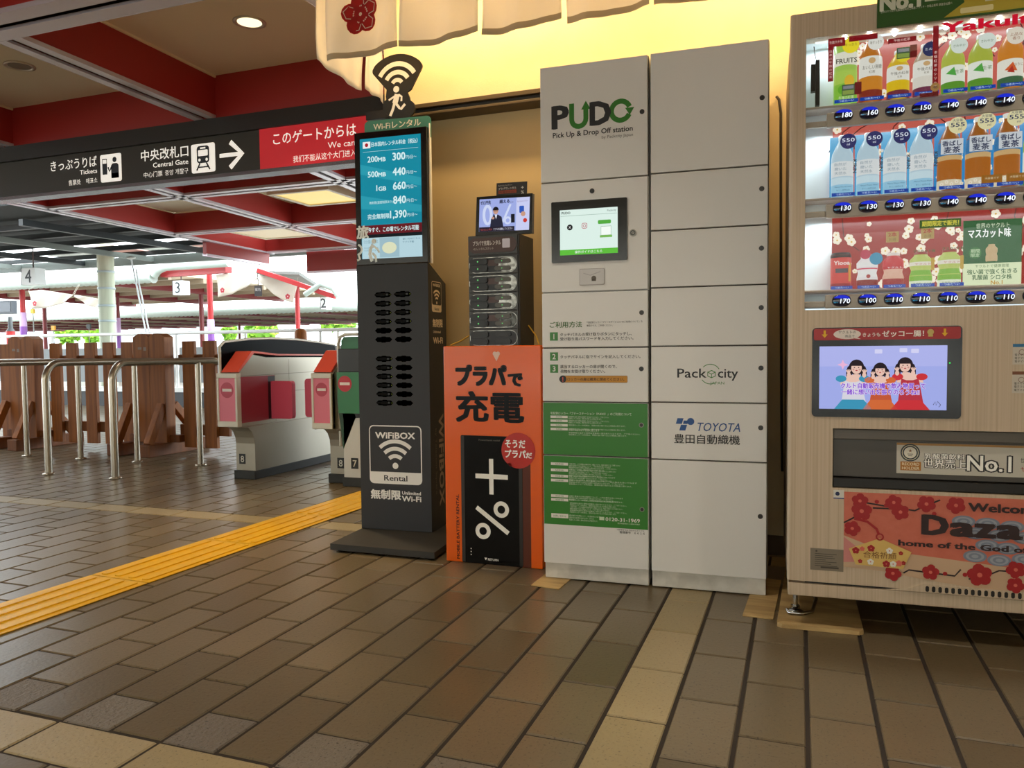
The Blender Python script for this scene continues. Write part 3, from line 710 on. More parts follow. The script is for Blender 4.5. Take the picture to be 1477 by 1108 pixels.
# row of LED spots along the top of the window
b = MB(); b.box(.07, XW - .01, .030, .036, ZW1 - .007, ZW1 - .002, em('#f4fbff', 1.1))
lb = b.build('light_bar', vm)
for k in range(13):
    b = MB(); b.ball((.150 + .0655 * k, .026, ZW1 - .006), .0068, em('#ffffff', 22), 6); b.build('led', lb)
for z in (ZW1 - .008, 1.494, 1.231):
    o = lamp('case_lamp', 'AREA', (0, 0, 0), 1.5, (.88, .96, 1), shape='RECTANGLE', size=.95, size_y=.02); o.parent = vm; o.location = (.55, .060, z - .002); o.rotation_euler = (R(8), 0, 0)
    o.data.energy = 1.9
b = MB(); b.box(.048, XW - .002, .034, .044, .9675, .972, em('#e9f7ff', 1.1)); b.build('light_bar', vm)
# inside handle, red header card and maker lettering, print emissive as painted light
b = MB(); b.box(.060, .082, .055, .075, 1.62, 1.70, VD); b.box(.072, .084, .045, .065, 1.575, 1.708, VD); b.tube([(.075, .06, 1.708), (.07, .06, 1.735), (.068, .06, 1.752)], .0016, VD, 6); b.build('inner_latch', vm, bev=.002)
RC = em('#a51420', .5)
b = MB(); b.box(.104, .118, .0105, .0125, 1.630, 1.752, RC); b.box(.104, .150, .0105, .0125, 1.728, 1.752, RC); b.box(.160, .235, .0105, .0125, 1.737, 1.752, RC)
b.text('生産六十年', .125, 1.737, .0095, em('#f6d9d0', .8), front(.0105), al='c', w=.035)
for q, ch in enumerate('日本の午後の紅茶'): b.text(ch, .111, 1.712 - q * .0105, .0085, em('#f6d9d0', .8), front(.0105), al='c')
b.box(.262, .335, .0105, .0125, 1.718, 1.731, RC); b.text('午後の紅茶', .298, 1.721, .0085, em('#f6d9d0', .8), front(.0105), al='c')
b.box(.377, .391, .0105, .0125, 1.56, 1.752, RC)
for q, ch in enumerate('本格紅茶のシリーズ'): b.text(ch, .384, 1.675 - q * .0118, .009, em('#f6d9d0', .8), front(.0105), al='c')
b.prism(disc(.384, 1.583, .012, 18), em('#b88a4a', .6), front(.0105), 0, .0006); b.text('40', .384, 1.579, .011, em('#5a3010', .6), front(.0105), .001, al='c', bold=.03)
b.box(.345, .392, .0095, .0105, 1.558, 1.569, em('#7a1f1c', .5)); b.build('header_cards', vm)
b = MB(); b.text('Yakult', .399, 1.7275, .038, em('#d0102e', .8), front(.0052), w=.212, bold=.045); b.build('maker_lettering', vm)
# small info cards, their print given a painted glow
b = MB()
for (x, z) in ((.285, 1.672), (.142, 1.585)):
    b.box(x, x + .034, .0098, .011, z, z + .031, em('#4f6a4a', .6)); b.box(x + .034, x + .052, .0098, .011, z, z + .035, em('#7a1a1c', .6)); b.poly(rect(x + .002, x + .032, z + .002, z + .014), em('#93a84f', .7), front(.0098)); b.poly(rect(x + .003, x + .031, z + .018, z + .027), em('#8d8f96', .7), front(.0098))
b.build('info_cards', vm)
# window glass
b = MB(); b.box(.044, XW, .006, .009, ZW0, ZW1, glass('window_glass', (.97, .985, .98), .02, .01)); b.build('window_glass', vm)

# ---- sample drinks on the shelves (each its own thing)
vmM = Matrix.Translation(PV) @ Matrix.Rotation(A_V, 4, 'Z')
def drink(kind, xc, z0, z1, wd, body, label, shapes, group, cap='#e8e4dc', d=.050):
    """one sample pack: a half-round dummy standing on its shelf, its print made to glow"""
    (xa, za), (xb2, zb) = ps(xc, z0, d), ps(xc, z1, d); hgt = zb - za; wd = wd * 1.02
    t = thing(kind, label, 'drink', vmM @ Vector((xa, d, za)), A_V, group)
    lit = lambda h, s=.74: em(h, s)  # emission in the print stands in for the case light
    r = wd / 2
    prof = {'bottle': [(.98, 0), (1, .03), (1, .62), (.93, .70), (.62, .82), (.36, .90), (.34, .94)],
            'carton': [(1, 0), (1, .88), (.80, .96), (.8, 1)], 'can': [(.92, 0), (1, .03), (1, .93), (.86, 1)],
            'jar': [(.95, 0), (1, .04), (1, .30), (.86, .40), (.86, .46), (1, .56), (1, .72), (.6, .84), (.58, .88)]}[{'water_bottle': 'bottle', 'tea_bottle': 'bottle', 'juice_carton': 'carton', 'drink_can': 'can', 'yogurt_drink': 'jar'}[kind]]
    def ring(z):
        for (r0, a), (r1, c) in zip(prof, prof[1:]):
            if a <= z <= c: return (r0 + (r1 - r0) * (z - a) / max(1e-6, c - a)) * r
        return prof[-1][0] * r
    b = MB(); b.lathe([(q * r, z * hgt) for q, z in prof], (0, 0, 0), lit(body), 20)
    # bands of print wrap the dummy
    def band(zf0, zf1, hx, grow=1.006):
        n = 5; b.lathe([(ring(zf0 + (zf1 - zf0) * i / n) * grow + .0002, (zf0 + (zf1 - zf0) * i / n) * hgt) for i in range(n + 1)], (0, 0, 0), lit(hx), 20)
    fr = front(-r - .0012)
    shapes(b, band, fr, hgt, r, lit)
    if kind == 'water_bottle' or (kind == 'tea_bottle' and group == G2):
        c = MB(); c.box(-r * 1.06, r * 1.06, r + .002, r + .004, 0, hgt * 1.03, em('#58b0e0' if kind == 'water_bottle' else '#2d8fd0', .8)); c.build('backing_card', t)
    b.build('pack', t)
    topz = prof[-1][1] * hgt
    if kind not in ('drink_can',):
        c = MB(); rc = prof[-1][0] * r * 1.08; c.lathe([(rc, topz - .002), (rc, topz + hgt * .055), (rc * .85, topz + hgt * .062), (0, topz + hgt * .062)], (0, 0, 0), lit(cap), 14); c.build('cap', t)
    c = MB(); c.box(-r * 1.02, r * 1.02, -r - .006, -r - .0035, -.001, .0085, LBL); c.text('つめた～い', 0, .0012, .0075, LBT, front(-r - .006), .0004, al='c', w=r * 1.3); c.build('cold_tag', t)
    return t
G1, G2, G3 = 'sample drinks on the top shelf', 'sample drinks on the middle shelf', 'sample drinks on the bottom shelf'
def s_fruits(b, band, fr, h, r, lit):
    band(0, .3, '#8cc63f'); band(.3, .5, '#b5d65a'); band(.58, .78, '#f4f0dc'); b.text('FRUITS', 0, h * .60, h * .105, lit('#454038'), fr, al='c', w=r * 1.75, bold=.02); b.text('午後の紅茶', 0, h * .05, h * .06, lit('#eef7cf'), fr, al='c', w=r * 1.3)
    b.poly(disc(r * .25, h * .32, r * .42, 16, h * .10), lit('#f0c53a', .7), fr, .0004); b.poly(disc(-r * .35, h * .2, r * .38, 14, h * .07), lit('#6fb52f'), fr, .0005)
    b.poly(disc(r * .35, h * .86, r * .72, 20), lit('#f4df2c', .8), fr, .002); b.text('すっきり', r * .35, h * .85, h * .05, lit('#6a5a10'), fr, .0024, al='c', w=r)
def s_tea(col, badge, badget, foot, deep, txt):
    def f(b, band, fr, h, r, lit):
        band(0, .16, foot); band(.16, .36, deep); band(.36, .66, '#f3efe4')
        b.text(txt, 0, h * .46, h * .07, lit('#5c564a'), fr, al='c', w=r * 1.6); b.poly(disc(0, h * .585, r * .3, 14, h * .045), lit('#d9b07a'), fr, .0005); b.text('紅茶', 0, h * .40, h * .045, lit('#6a5a44'), fr, al='c')
        b.poly(disc(r * .3, h * .84, r * .68, 20), lit(badge, .75), fr, .002); b.text(badget, r * .3, h * .82, h * .055, lit('#ffffff' if badge[1] in '023' else '#5a4a30', .8), fr, .0024, al='c', w=r * .95)
    return f
def s_green(b, band, fr, h, r, lit):
    band(0, .2, '#5f9a2e'); band(.2, .5, '#f2f4e6'); b.poly([(-r * .8, h * .34), (-r * .1, h * .46), (r * .1, h * .30)], lit('#57b04a'), fr, .0005); b.text('生茶', r * .35, h * .34, h * .075, lit('#3f7d2d'), fr, al='c')
    b.poly(disc(r * .3, h * .83, r * .72, 20), lit('#e6eee4', .75), fr, .002); b.text('さわやか', r * .3, h * .81, h * .055, lit('#4a6a40'), fr, .0024, al='c', w=r)
def s_or(b, band, fr, h, r, lit):
    band(0, .17, '#3f6a45'); band(.17, .46, '#f4efe0'); b.poly([(-r * .7, h * .27), (-r * .05, h * .40), (r * .3, h * .25)], lit('#e2642e'), fr, .0005); b.poly([(-r * .5, h * .24), (-r * .1, h * .34), (r * .1, h * .22)], lit('#b92f20'), fr, .0006); b.text('ほうじ', r * .38, h * .33, h * .055, lit('#8c4a20'), fr, al='c', w=r * .7)
    b.poly(disc(r * .15, h * .82, r * .76, 20), lit('#f0e4d2', .75), fr, .002); b.text('上品な', r * .15, h * .82, h * .06, lit('#a0522d'), fr, .0024, al='c', w=r); b.text('香り', r * .15, h * .755, h * .06, lit('#a0522d'), fr, .0024, al='c')
Z1 = 1.553
drink('juice_carton', .150, Z1, 1.737, .062, '#a9cf58', 'green fruit-tea carton with a yellow disc, first on the top shelf', s_fruits, G1, '#cfe08a')
drink('tea_bottle', .2165, Z1, 1.741, .061, '#c8761f', 'amber tea bottle with a white disc, second on the top shelf', s_tea('c', '#f4f1e8', '味すっきり', '#8c2f1f', '#d98a2a', 'おいしい無糖'), G1)
drink('tea_bottle', .2875, Z1, 1.690, .058, '#e0b81c', 'yellow lemon-tea bottle with a yellow disc on the top shelf', s_tea('c', '#f0dc30', 'レモン', '#7a2c3a', '#e8c21c', '午後の紅茶'), G1)
drink('tea_bottle', .355, Z1, 1.699, .059, '#b9a084', 'beige milk-tea bottle with a navy disc on the top shelf', s_tea('c', '#29305e', 'ミルク', '#74304a', '#e9e2d4', '午後の紅茶'), G1)
drink('tea_bottle', .4255, Z1, 1.701, .058, '#b9c24a', 'yellow-green tea bottle with a pale disc, just right of the red divider', s_green, G1)
drink('tea_bottle', .492, Z1, 1.706, .059, '#b3bd45', 'yellow-green tea bottle with a pale disc, beside the orange roasted-tea bottle', s_green, G1)
drink('tea_bottle', .564, Z1, 1.714, .060, '#d9862a', 'orange roasted-tea bottle with a cream disc on the top shelf', s_or, G1)
drink('tea_bottle', .633, Z1, 1.714, .060, '#e0a030', 'amber bottle cut by the photo edge at the end of the top shelf', s_or, G1)
def s_water(b, band, fr, h, r, lit):
    band(0, .19, '#9fd3ee'); band(.19, .30, '#d6ecf6'); band(.32, .56, '#eceff0')
    for i, rowt in enumerate(('自然が', '磨いた', '天然水')): b.text(rowt, -r * .25, h * (.485 - .07 * i), h * .055, lit('#7d97a8'), fr, al='c', w=r * 1.05)
    b.text('KIRIN', r * .86, h * .565, h * .075, lit('#3b4652'), fr, al='l', rot=-PI / 2, w=h * .21, bold=.03)
    b.text('Natural Mineral Water', 0, h * .135, h * .03, lit('#3f6f8e'), fr, al='c', w=r * 1.5); b.text('キリン自然の水', 0, h * .08, h * .032, lit('#3f6f8e'), fr, al='c', w=r * 1.2)
    b.poly(disc(r * .42, h * .865, r * .72, 20), lit('#34346e', .7), fr, .002); b.text('550', r * .42, h * .855, h * .085, lit('#f0f4ff', .9), fr, .0024, al='c', w=r * 1.1); b.text('ml', r * .42, h * .80, h * .05, lit('#f0f4ff', .9), fr, .0024, al='c')
def s_mugi(b, band, fr, h, r, lit):
    band(0, .14, '#e8d9bc'); band(.14, .42, '#b5671c'); band(.42, .49, '#d9b27a'); band(.49, .72, '#3d7fb5')
    b.poly(rect(-r * .9, r * .9, h * .50, h * .715), lit('#e9edf2', .65), fr, .0003); b.text('香ばし', 0, h * .62, h * .085, lit('#1f2c55'), fr, al='c', w=r * 1.55, bold=.03); b.text('麦茶', 0, h * .52, h * .10, lit('#1f2c55'), fr, al='c', w=r * 1.3, bold=.03)
    for k in range(5): plum(b, -r * .8 + k * r * .4, h * (.07 + .03 * (k % 2)), r * .16, lit('#fbf0da'), lit('#d98a3a'), fr, .0006)
    b.poly(disc(r * .42, h * .90, r * .74, 20), lit('#f0e6b4', .75), fr, .002); b.text('555', r * .42, h * .88, h * .085, lit('#2b3560', .8), fr, .0024, al='c', w=r * 1.1, bold=.02); b.text('大容量', r * .42, h * .955, h * .045, lit('#2b3560'), fr, .0024, al='c'); b.text('ml', r * .6, h * .83, h * .05, lit('#2b3560'), fr, .0024, al='c')
Z2 = 1.290
for i, (xc, zt, lb) in enumerate(((.144, 1.467, 'clear water bottle with a navy 550 disc, at the left end of the middle shelf'), (.212, 1.468, 'clear water bottle with a navy 550 disc, second on the middle shelf'), (.282, 1.470, 'clear water bottle with a navy 550 disc, third on the middle shelf'), (.350, 1.475, 'clear water bottle with a navy 550 disc, beside the barley tea'))):
    drink('water_bottle', xc, Z2, zt, .060, '#c3dbe8', lb, s_water, G2, '#dfe6ea')
for i, (xc, zt, lb) in enumerate(((.420, 1.480, 'brown barley-tea bottle with a cream 555 disc, right beside the water bottles'), (.490, 1.485, 'brown barley-tea bottle with a 555 disc, middle one with an orange shelf card'), (.560, 1.488, 'brown barley-tea bottle with a 555 disc, the right of the three barley teas'))):
    drink('tea_bottle', xc, Z2, zt, .061, '#a5601f', lb, s_mugi, G2, '#f2efe6')
drink('tea_bottle', .628, Z2, 1.47, .058, '#9cc04a', 'green tea bottle cut by the photo edge at the end of the middle shelf', s_green, G2)
def s_can(b, band, fr, h, r, lit):
    band(0, .16, '#9c1c22'); band(.86, 1.0, '#2a1416'); b.text('Yℓοοα' if 0 else 'Yiooa', 0, h * .66, h * .15, lit('#f8e6e0', .8), fr, al='c', w=r * 1.5, bold=.03); b.poly(rect(-r * .6, r * .6, h * .44, h * .56), lit('#4a4a52'), fr, .0004); b.poly(rect(r * .65, r * .85, h * .2, h * .7), lit('#d9a03a'), fr, .0004)
def s_milk(b, band, fr, h, r, lit):
    band(0, .24, '#8f2a26'); band(.24, .72, '#f4f0ee'); band(.45, .56, '#d8305a'); b.poly(disc(r * .7, h * .80, r * .62, 18), lit('#3f9ac0', .7), fr, .002); b.poly(disc(-r * .3, h * .93, r * .5, 16), lit('#c83a5a', .7), fr, .0018); b.poly(disc(0, h * .33, r * .2, 12), lit('#b04040'), fr, .0006)
def s_yk(b, band, fr, h, r, lit):
    band(0, .24, '#a3161c'); band(.24, .5, '#e9b7a0'); band(.50, .58, '#c81c2c'); b.text('ヤクルト', 0, h * .51, h * .06, lit('#ffffff', .8), fr, al='c', w=r * 1.4); b.text('糖質オフ', 0, h * .93, h * .06, lit('#ffe8e0', .8), fr, .002, al='c', w=r * 1.5)
def s_mus(b, band, fr, h, r, lit):
    band(0, .16, '#eef3d8'); band(.16, .44, '#86bd3e'); band(.56, .66, '#efe6d8'); b.text('ヤクルト', 0, h * .575, h * .055, lit('#c02030', .8), fr, al='c', w=r * 1.4); b.text('マスカット味', r * .1, h * .90, h * .085, lit('#3f5a20', .8), fr, .003, al='c', w=r * 1.9, bold=.04); b.poly(rect(r * .7, r * 1.0, h * .42, h * .75), lit('#c9a23a'), fr, .002); b.text('乳酸菌シロタ株', 0, h * .06, h * .055, lit('#4f7a30'), fr, .0008, al='c', w=r * 1.6)
Z3 = 1.024
drink('drink_can', .1425, Z3, 1.130, .056, '#d84a44', 'red drink can with a dark rim at the left end of the bottom shelf', s_can, G3)
drink('yogurt_drink', .213, Z3, 1.128, .056, '#f0e8e8', 'white and pink yogurt drink with a blue disc on the bottom shelf', s_milk, G3, '#d8c0b0')
drink('yogurt_drink', .281, Z3, 1.130, .055, '#d0303a', 'red yogurt drink on the bottom shelf left of the grape ones', s_yk, G3, '#e8d8d0')
drink('yogurt_drink', .352, Z3, 1.130, .058, '#c3cf6a', 'green grape yogurt drink beside the red one on the bottom shelf', s_mus, G3, '#a03030')
drink('yogurt_drink', .424, Z3, 1.134, .058, '#c3cf6a', 'green grape yogurt drink next to the big green card', s_mus, G3, '#a03030')
# green cards on the bottom shelf, case light painted in as emission
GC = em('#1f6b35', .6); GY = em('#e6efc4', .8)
t = thing('shelf_card', 'large green muscat advert card over two slots of the bottom shelf', 'advert card', vmM @ Vector((0, .040, 0)), A_V)
b = MB(); (x0, z0), (x1, z1) = ps(.458, 1.024, .04), ps(.60, 1.204, .04); b.box(x0, x1, 0, .003, z0, z1, GC); b.poly(rect(x0, x1, z0, z0 + .062), GY, FRONT)
b.text('世界のヤクルト', (x0 + x1) / 2, z1 - .022, .016, em('#eef5da', .8), FRONT, al='c', w=.082); b.text('マスカット味', x0 + .012, z1 - .047, .027, em('#ffffff', .9), FRONT, w=.105, bold=.03)
b.text('ヤクルトで健康管理', (x0 + x1) / 2, z0 + .0505, .0095, em('#3c7a3a', .6), FRONT, al='c', h=.001, w=.083); b.text('強い菌で強く生きる', (x0 + x1) / 2, z0 + .033, .015, em('#1f6b35', .6), FRONT, al='c', h=.001, w=.123, bold=.02); b.text('乳酸菌 シロタ株', (x0 + x1) / 2, z0 + .017, .015, em('#1f6b35', .6), FRONT, al='c', h=.001, w=.098, bold=.02); b.text('No.1', x0 + .070, z0 + .002, .016, em('#c9951e', .8), FRONT, h=.001, bold=.03)
cx = x0 + .07
b.lathe([(.013, 0), (.0145, .003), (.0145, .016), (.0125, .02), (.0145, .027), (.0145, .036), (.008, .044), (.008, .048), (0, .048)], (cx, -.002, z0 + .066), em('#d9b88a', .7), 16, a0=180, a1=360)
b.poly(disc(x0 + .030, z0 + .092, .016, 18), em('#3f8c46', .6), FRONT); b.text('期間', x0 + .030, z0 + .093, .012, em('#dff0c8', .8), FRONT, al='c'); b.text('限定', x0 + .030, z0 + .081, .012, em('#dff0c8', .8), FRONT, al='c')
b.build('card', t)
t = thing('shelf_card', 'dark green limited-sale strip card above the bottom shelf drinks', 'advert card', vmM @ Vector((0, .044, 0)), A_V)
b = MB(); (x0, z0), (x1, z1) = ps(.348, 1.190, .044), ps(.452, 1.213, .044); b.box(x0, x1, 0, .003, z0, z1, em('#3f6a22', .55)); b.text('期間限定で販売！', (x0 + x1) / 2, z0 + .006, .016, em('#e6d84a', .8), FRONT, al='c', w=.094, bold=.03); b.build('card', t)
for (xx, zz_, lb) in ((.262, 1.155, 'small gold two-bottle price card above the red yogurt drink'), (.352, 1.160, 'small gold two-bottle price card above the grape yogurt drinks')):
    t = thing('shelf_card', lb, 'advert card', vmM @ Vector((0, .042, 0)), A_V); b = MB(); (x0, z0), (x1, z1) = ps(xx, zz_, .042), ps(xx + .033, zz_ + .030, .042); b.box(x0, x1, 0, .002, z0, z1, em('#c9a760', .6)); b.text('2本', (x0 + x1) / 2, z0 + .017, .014, em('#b02020', .7), FRONT, al='c', w=.022, bold=.03); b.text('お得', (x0 + x1) / 2, z0 + .004, .010, em('#7a5a20', .7), FRONT, al='c'); b.build('card', t)
for (xx, lb) in ((.500, 'orange notice card in front of the middle barley tea'), (.560, 'orange notice card in front of the right barley tea')):
    t = thing('shelf_card', lb, 'advert card', vmM @ Vector((0, .014, 0)), A_V); b = MB(); (x0, z0), (x1, z1) = ps(xx, 1.305, .014), ps(xx + .050, 1.327, .014); b.box(x0, x1, 0, .002, z0, z1, em('#b8761e', .55)); b.text('大容量です', (x0 + x1) / 2, z0 + .010, .007, em('#f6e4c0', .7), FRONT, al='c'); b.build('card', t)

# ---- green poster card standing on the window top
b = MB(); PG = mat('poster_green', '#2c5a1c', .35); PGW = ink('#d8dcc8', .4)
b.box(.231, .86, -.006, -.003, 1.760, 1.96, PG); Fg = front(-.006)
b.text('No.1', .240, 1.806, .062, PGW, Fg, w=.10, bold=.06); b.poly(rect(.352, .418, 1.815, 1.825), PGW, Fg); b.text('菌', .352, 1.83, .06, PGW, Fg, bold=.03)
b.text('世界のヤクルト乳酸菌飲料売上本数ブランド・市場占有率 調査会社調べ', .240, 1.799, .008, PGW, Fg, w=.18)
b.poly([(.40, 1.765), (.45, 1.80), (.44, 1.84), (.60, 1.88), (.60, 1.765)], mat('poster_yellow', '#b9a52c', .4), Fg); b.poly(rect(.50, .60, 1.795, 1.83), PGW, Fg, .0009); b.text('マスカット味', .505, 1.805, .022, ink('#3a6a20'), Fg, .0013, w=.09, bold=.03)
b.poly(rrect(.44, .52, 1.77, 1.785, .004), ink('#e6dca0'), Fg, .0009); b.build('window_poster', vm)

# ---- video screen
b = MB(); b.prism(rrect(.066, .459, .651, .914, .012), mat('bezel_black', '#0b0b0c', .15), FRONT, -.004, .003)
RS = mat('strip_red', '#a8141c', .35); b.poly(rrect(.070, .455, .877, .911, .006), RS, FRONT, .0034); hh = .0038
for x in (.100, .415): b.poly([(x - .003, .906), (x + .003, .906), (x + .003, .894), (x + .008, .894), (x, .884), (x - .008, .894), (x - .003, .894)], ink('#e6b41e'), FRONT, hh)
b.poly(disc(.161, .894, .037, 22, .0145), ink('#e8ddd6'), FRONT, hh); b.poly([(.185, .886), (.198, .8795), (.176, .882)], ink('#e8ddd6'), FRONT, hh)
b.text('ヤクルトの', .161, .896, .0105, ink('#3a2a28'), FRONT, .0042, al='c', w=.047); b.text('商品で', .168, .885, .009, ink('#3a2a28'), FRONT, .0042, al='c')
b.text('きょうも', .203, .887, .013, ink('#f2e8e0'), FRONT, hh, w=.046, bold=.02); b.text('ゼッコー腸！', .254, .8865, .019, ink('#f8f0ea'), FRONT, hh, w=.108, bold=.03); b.poly(disc(.379, .897, .0085, 14), ink('#cdb56a'), FRONT, hh); b.poly(rect(.373, .385, .884, .890), ink('#cdb56a'), FRONT, hh)
scr = b.build('video_screen', vm, bev=.001, seg=1)
S0 = .0036
def E_(h, s=.8): return em(h, s)
b = MB(); fr = FRONT; b.poly(rect(.086, .422, .675, .859), E_('#a9b4f4', .85), fr, S0)
b.poly(rect(.086, .422, .80, .859), E_('#b7bdf8', .85), fr, S0 + .00005)
for x, z in ((.235, .845), (.30, .848), (.33, .846)): b.poly(rrect(x, x + .02, z - .008, z + .004, .002), E_('#d8d8fa', .9), fr, S0 + .0001)
def star(cx, cz, r, m):
    b.poly([(cx + (r if k % 2 == 0 else r * .4) * math.cos(PI * k / 4), cz + (r if k % 2 == 0 else r * .4) * math.sin(PI * k / 4)) for k in range(8)], m, fr, S0 + .0001)
star(.150, .805, .015, E_('#f0b9dc', .9))
HAIR = E_('#2a1e26', .7); SKIN = E_('#eec6b6', .9); SK2 = E_('#d99f94', .8)
def singer(cx, cz, r, dress, trim, hair_long, lean):
    """one performer in the video picture: hair, face, shoulders, raised hands, dress"""
    z = S0 + .0002
    b.poly(disc(cx, cz, r * 1.25, 20, r * 1.4), HAIR, fr, z)
    if hair_long:
        for s in (-1, 1): b.poly(disc(cx + s * r * 1.2, cz - r * 1.2, r * .5, 12, r * 1.5), HAIR, fr, z)
    b.poly([(cx - r * 2.1 + lean, cz - r * 3.0), (cx - r * 1.5 + lean, cz - r * 1.75), (cx - r * .35, cz - r * 1.2), (cx + r * .35, cz - r * 1.2), (cx + r * 1.6 + lean, cz - r * 1.75), (cx + r * 2.2 + lean, cz - r * 3.0)], SKIN, fr, z + .0001)
    b.poly(disc(cx, cz - r * .1, r * .86, 20, r * 1.08), SKIN, fr, z + .0002)
    b.poly(arc(cx, cz + r * .18, r * .92, 5, 175, 12), HAIR, fr, z + .0003)
    for s in (-1, 1):
        b.poly(disc(cx + s * r * .34, cz - r * .02, r * .13, 8, r * .09), HAIR, fr, z + .0004); b.poly(disc(cx + s * r * .5, cz - r * .38, r * .16, 8), SK2, fr, z + .00035)
    b.poly(disc(cx, cz - r * .55, r * .2, 10, r * .09), E_('#c0404a', .8), fr, z + .0004); b.poly(disc(cx, cz - r * .27, r * .07, 6), SK2, fr, z + .0004)
    top = cz - r * 2.3
    b.poly([(cx - r * 2.0 + lean, .675), (cx - r * 1.3 + lean, top), (cx - r * .5 + lean, top - r * .3), (cx + r * .5 + lean, top - r * .3), (cx + r * 1.4 + lean, top), (cx + r * 2.4 + lean, .675)], dress, fr, z + .0005)
    b.poly([(cx - r * 3 + lean, .675), (cx - r * 1.7 + lean, .703), (cx + r * 1.8 + lean, .703), (cx + r * 3.2 + lean, .675)], trim, fr, z + .0006)
    for s in (-1, 1):
        b.poly(disc(cx + s * r * 1.9 + lean, cz - r * 2.0, r * .9, 14, r * .6), trim, fr, z + .00055)
        hx, hz = cx + s * r * 1.25, cz - r * 1.0
        b.poly(disc(hx, hz - r * .35, r * .34, 10, r * .45), SKIN, fr, z + .0008)
        for q in range(4):
            a = PI / 2 - s * (.55 - .32 * q); b.stroke([(hx, hz - r * .2), (hx + r * .8 * math.cos(a), hz - r * .2 + r * .85 * math.sin(a))], r * .16, SKIN, fr, z + .00085)
singer(.187, .797, .0165, E_('#e6e4f0', .8), E_('#3f9fc4', .8), True, -.010)
singer(.250, .790, .0150, E_('#d8603a', .75), E_('#e0703a', .8), True, 0)
singer(.315, .803, .0165, E_('#c8384a', .75), E_('#d8343c', .8), True, .012)
PT = E_('#8d4fd8', .85); PTW = E_('#f6ecff', .95)
for t_, z, x0, w_ in (('クルト自動販売機で飲み物買って', .737, .145, .222), ('一緒に想い出を振りのろうね!!', .719, .147, .205)):
    b.text(t_, x0, z, .0175, PTW, fr, S0 + .0014, w=w_, bold=.10); b.text(t_, x0, z, .0175, PT, fr, S0 + .0017, w=w_, bold=.04)
b.stroke([(.388, .690), (.393, .699), (.395, .688), (.399, .700), (.407, .690), (.402, .684)], .0015, HAIR, fr, S0 + .0012)
b.build('video_picture', scr)
b = MB(); b.poly(disc(.4285, .809, .0018, 8), em('#20ff60', 1.5), FRONT, .0038); b.build('status_led', scr)
# stickers at the right
for z0, z1, hx in ((.804, .861, '#2f6f9a'), (.725, .785, '#7a4a30')):
    b = MB(); b.prism(rect(.583, .66, z0, z1), ink('#cbc2b4'), FRONT, 0, .0006); b.poly(rect(.583, .66, z1 - .009, z1), ink(hx), FRONT, .0009); b.stroke(disc(.605, z1 - .023, .007, 12), .0016, ink('#8a6a60'), FRONT, .0009, closed=True)
    for q in range(3): b.text('電子マネー使えます', .588, z0 + .006 + q * .009, .0075, BK, FRONT, .0009, w=.06)
    b.build('sticker', vm)
# ---- dispensing slot with record banner
b = MB(); b.box(.125, .92, .040, .17, .440, .617, VD); b.build('slot_recess', vm)
b = MB(); b.box(.127, .918, .004, .040, .585, .615, mat('slot_lip', '#5a544c', .35)); b.box(.127, .918, .020, .030, .472, .585, VG); b.box(.127, .918, .006, .040, .442, .470, VD); b.build('dispensing_flap', vm, bev=.002)
b = MB(); b.prism(rect(.299, .72, .488, .577), mat('banner_silver', '#c8c3b6', .35), front(.020), 0, .002); fb = front(.018); b.poly(rect(.299, .72, .571, .577), ink('#b0824a'), fb, .0004)
b.poly(disc(.3345, .549, .0255, 26), ink('#24343c'), fb, .0005); b.poly(disc(.3345, .549, .0165, 22), ink('#e4dfd0'), fb, .0008); b.stroke(disc(.3345, .549, .021, 22), .0022, ink('#c9c2a8'), fb, .0008, closed=True); b.text('★', .3345, .5505, .012, ink('#8a5a20'), fb, .0012, al='c'); b.stroke([(.327, .545), (.342, .545)], .002, ink('#6a6a60'), fb, .0012); b.stroke([(.329, .540), (.340, .540)], .002, ink('#6a6a60'), fb, .0012)
b.poly(rect(.309, .363, .497, .523), ink('#b3752c'), fb, .0005); b.text('RECORD', .336, .512, .0115, ink('#efe0bc'), fb, .0009, al='c', w=.045, bold=.02); b.text('HOLDER', .336, .500, .0115, ink('#efe0bc'), fb, .0009, al='c', w=.045, bold=.02)
for t_, x, z, s, w_, o in (('乳酸菌飲料', .372, .5345, .0165, .102, .04), ('世界売上', .370, .5085, .0285, .108, .045), ('No.1', .481, .503, .062, .108, .05)):
    b.text(t_, x, z, s, ink('#27282a'), fb, .0007, w=w_, bold=o + .06); b.text(t_, x, z, s, ink('#fffdf6'), fb, .0011, w=w_, bold=.02)
b.text('世界の健康を守る', .612, .53, .016, BK, fb, .0008, w=.09); b.text('ヤクルト', .612, .505, .016, ink('#b02020'), fb, .0008, w=.06); b.build('record_banner', vm)
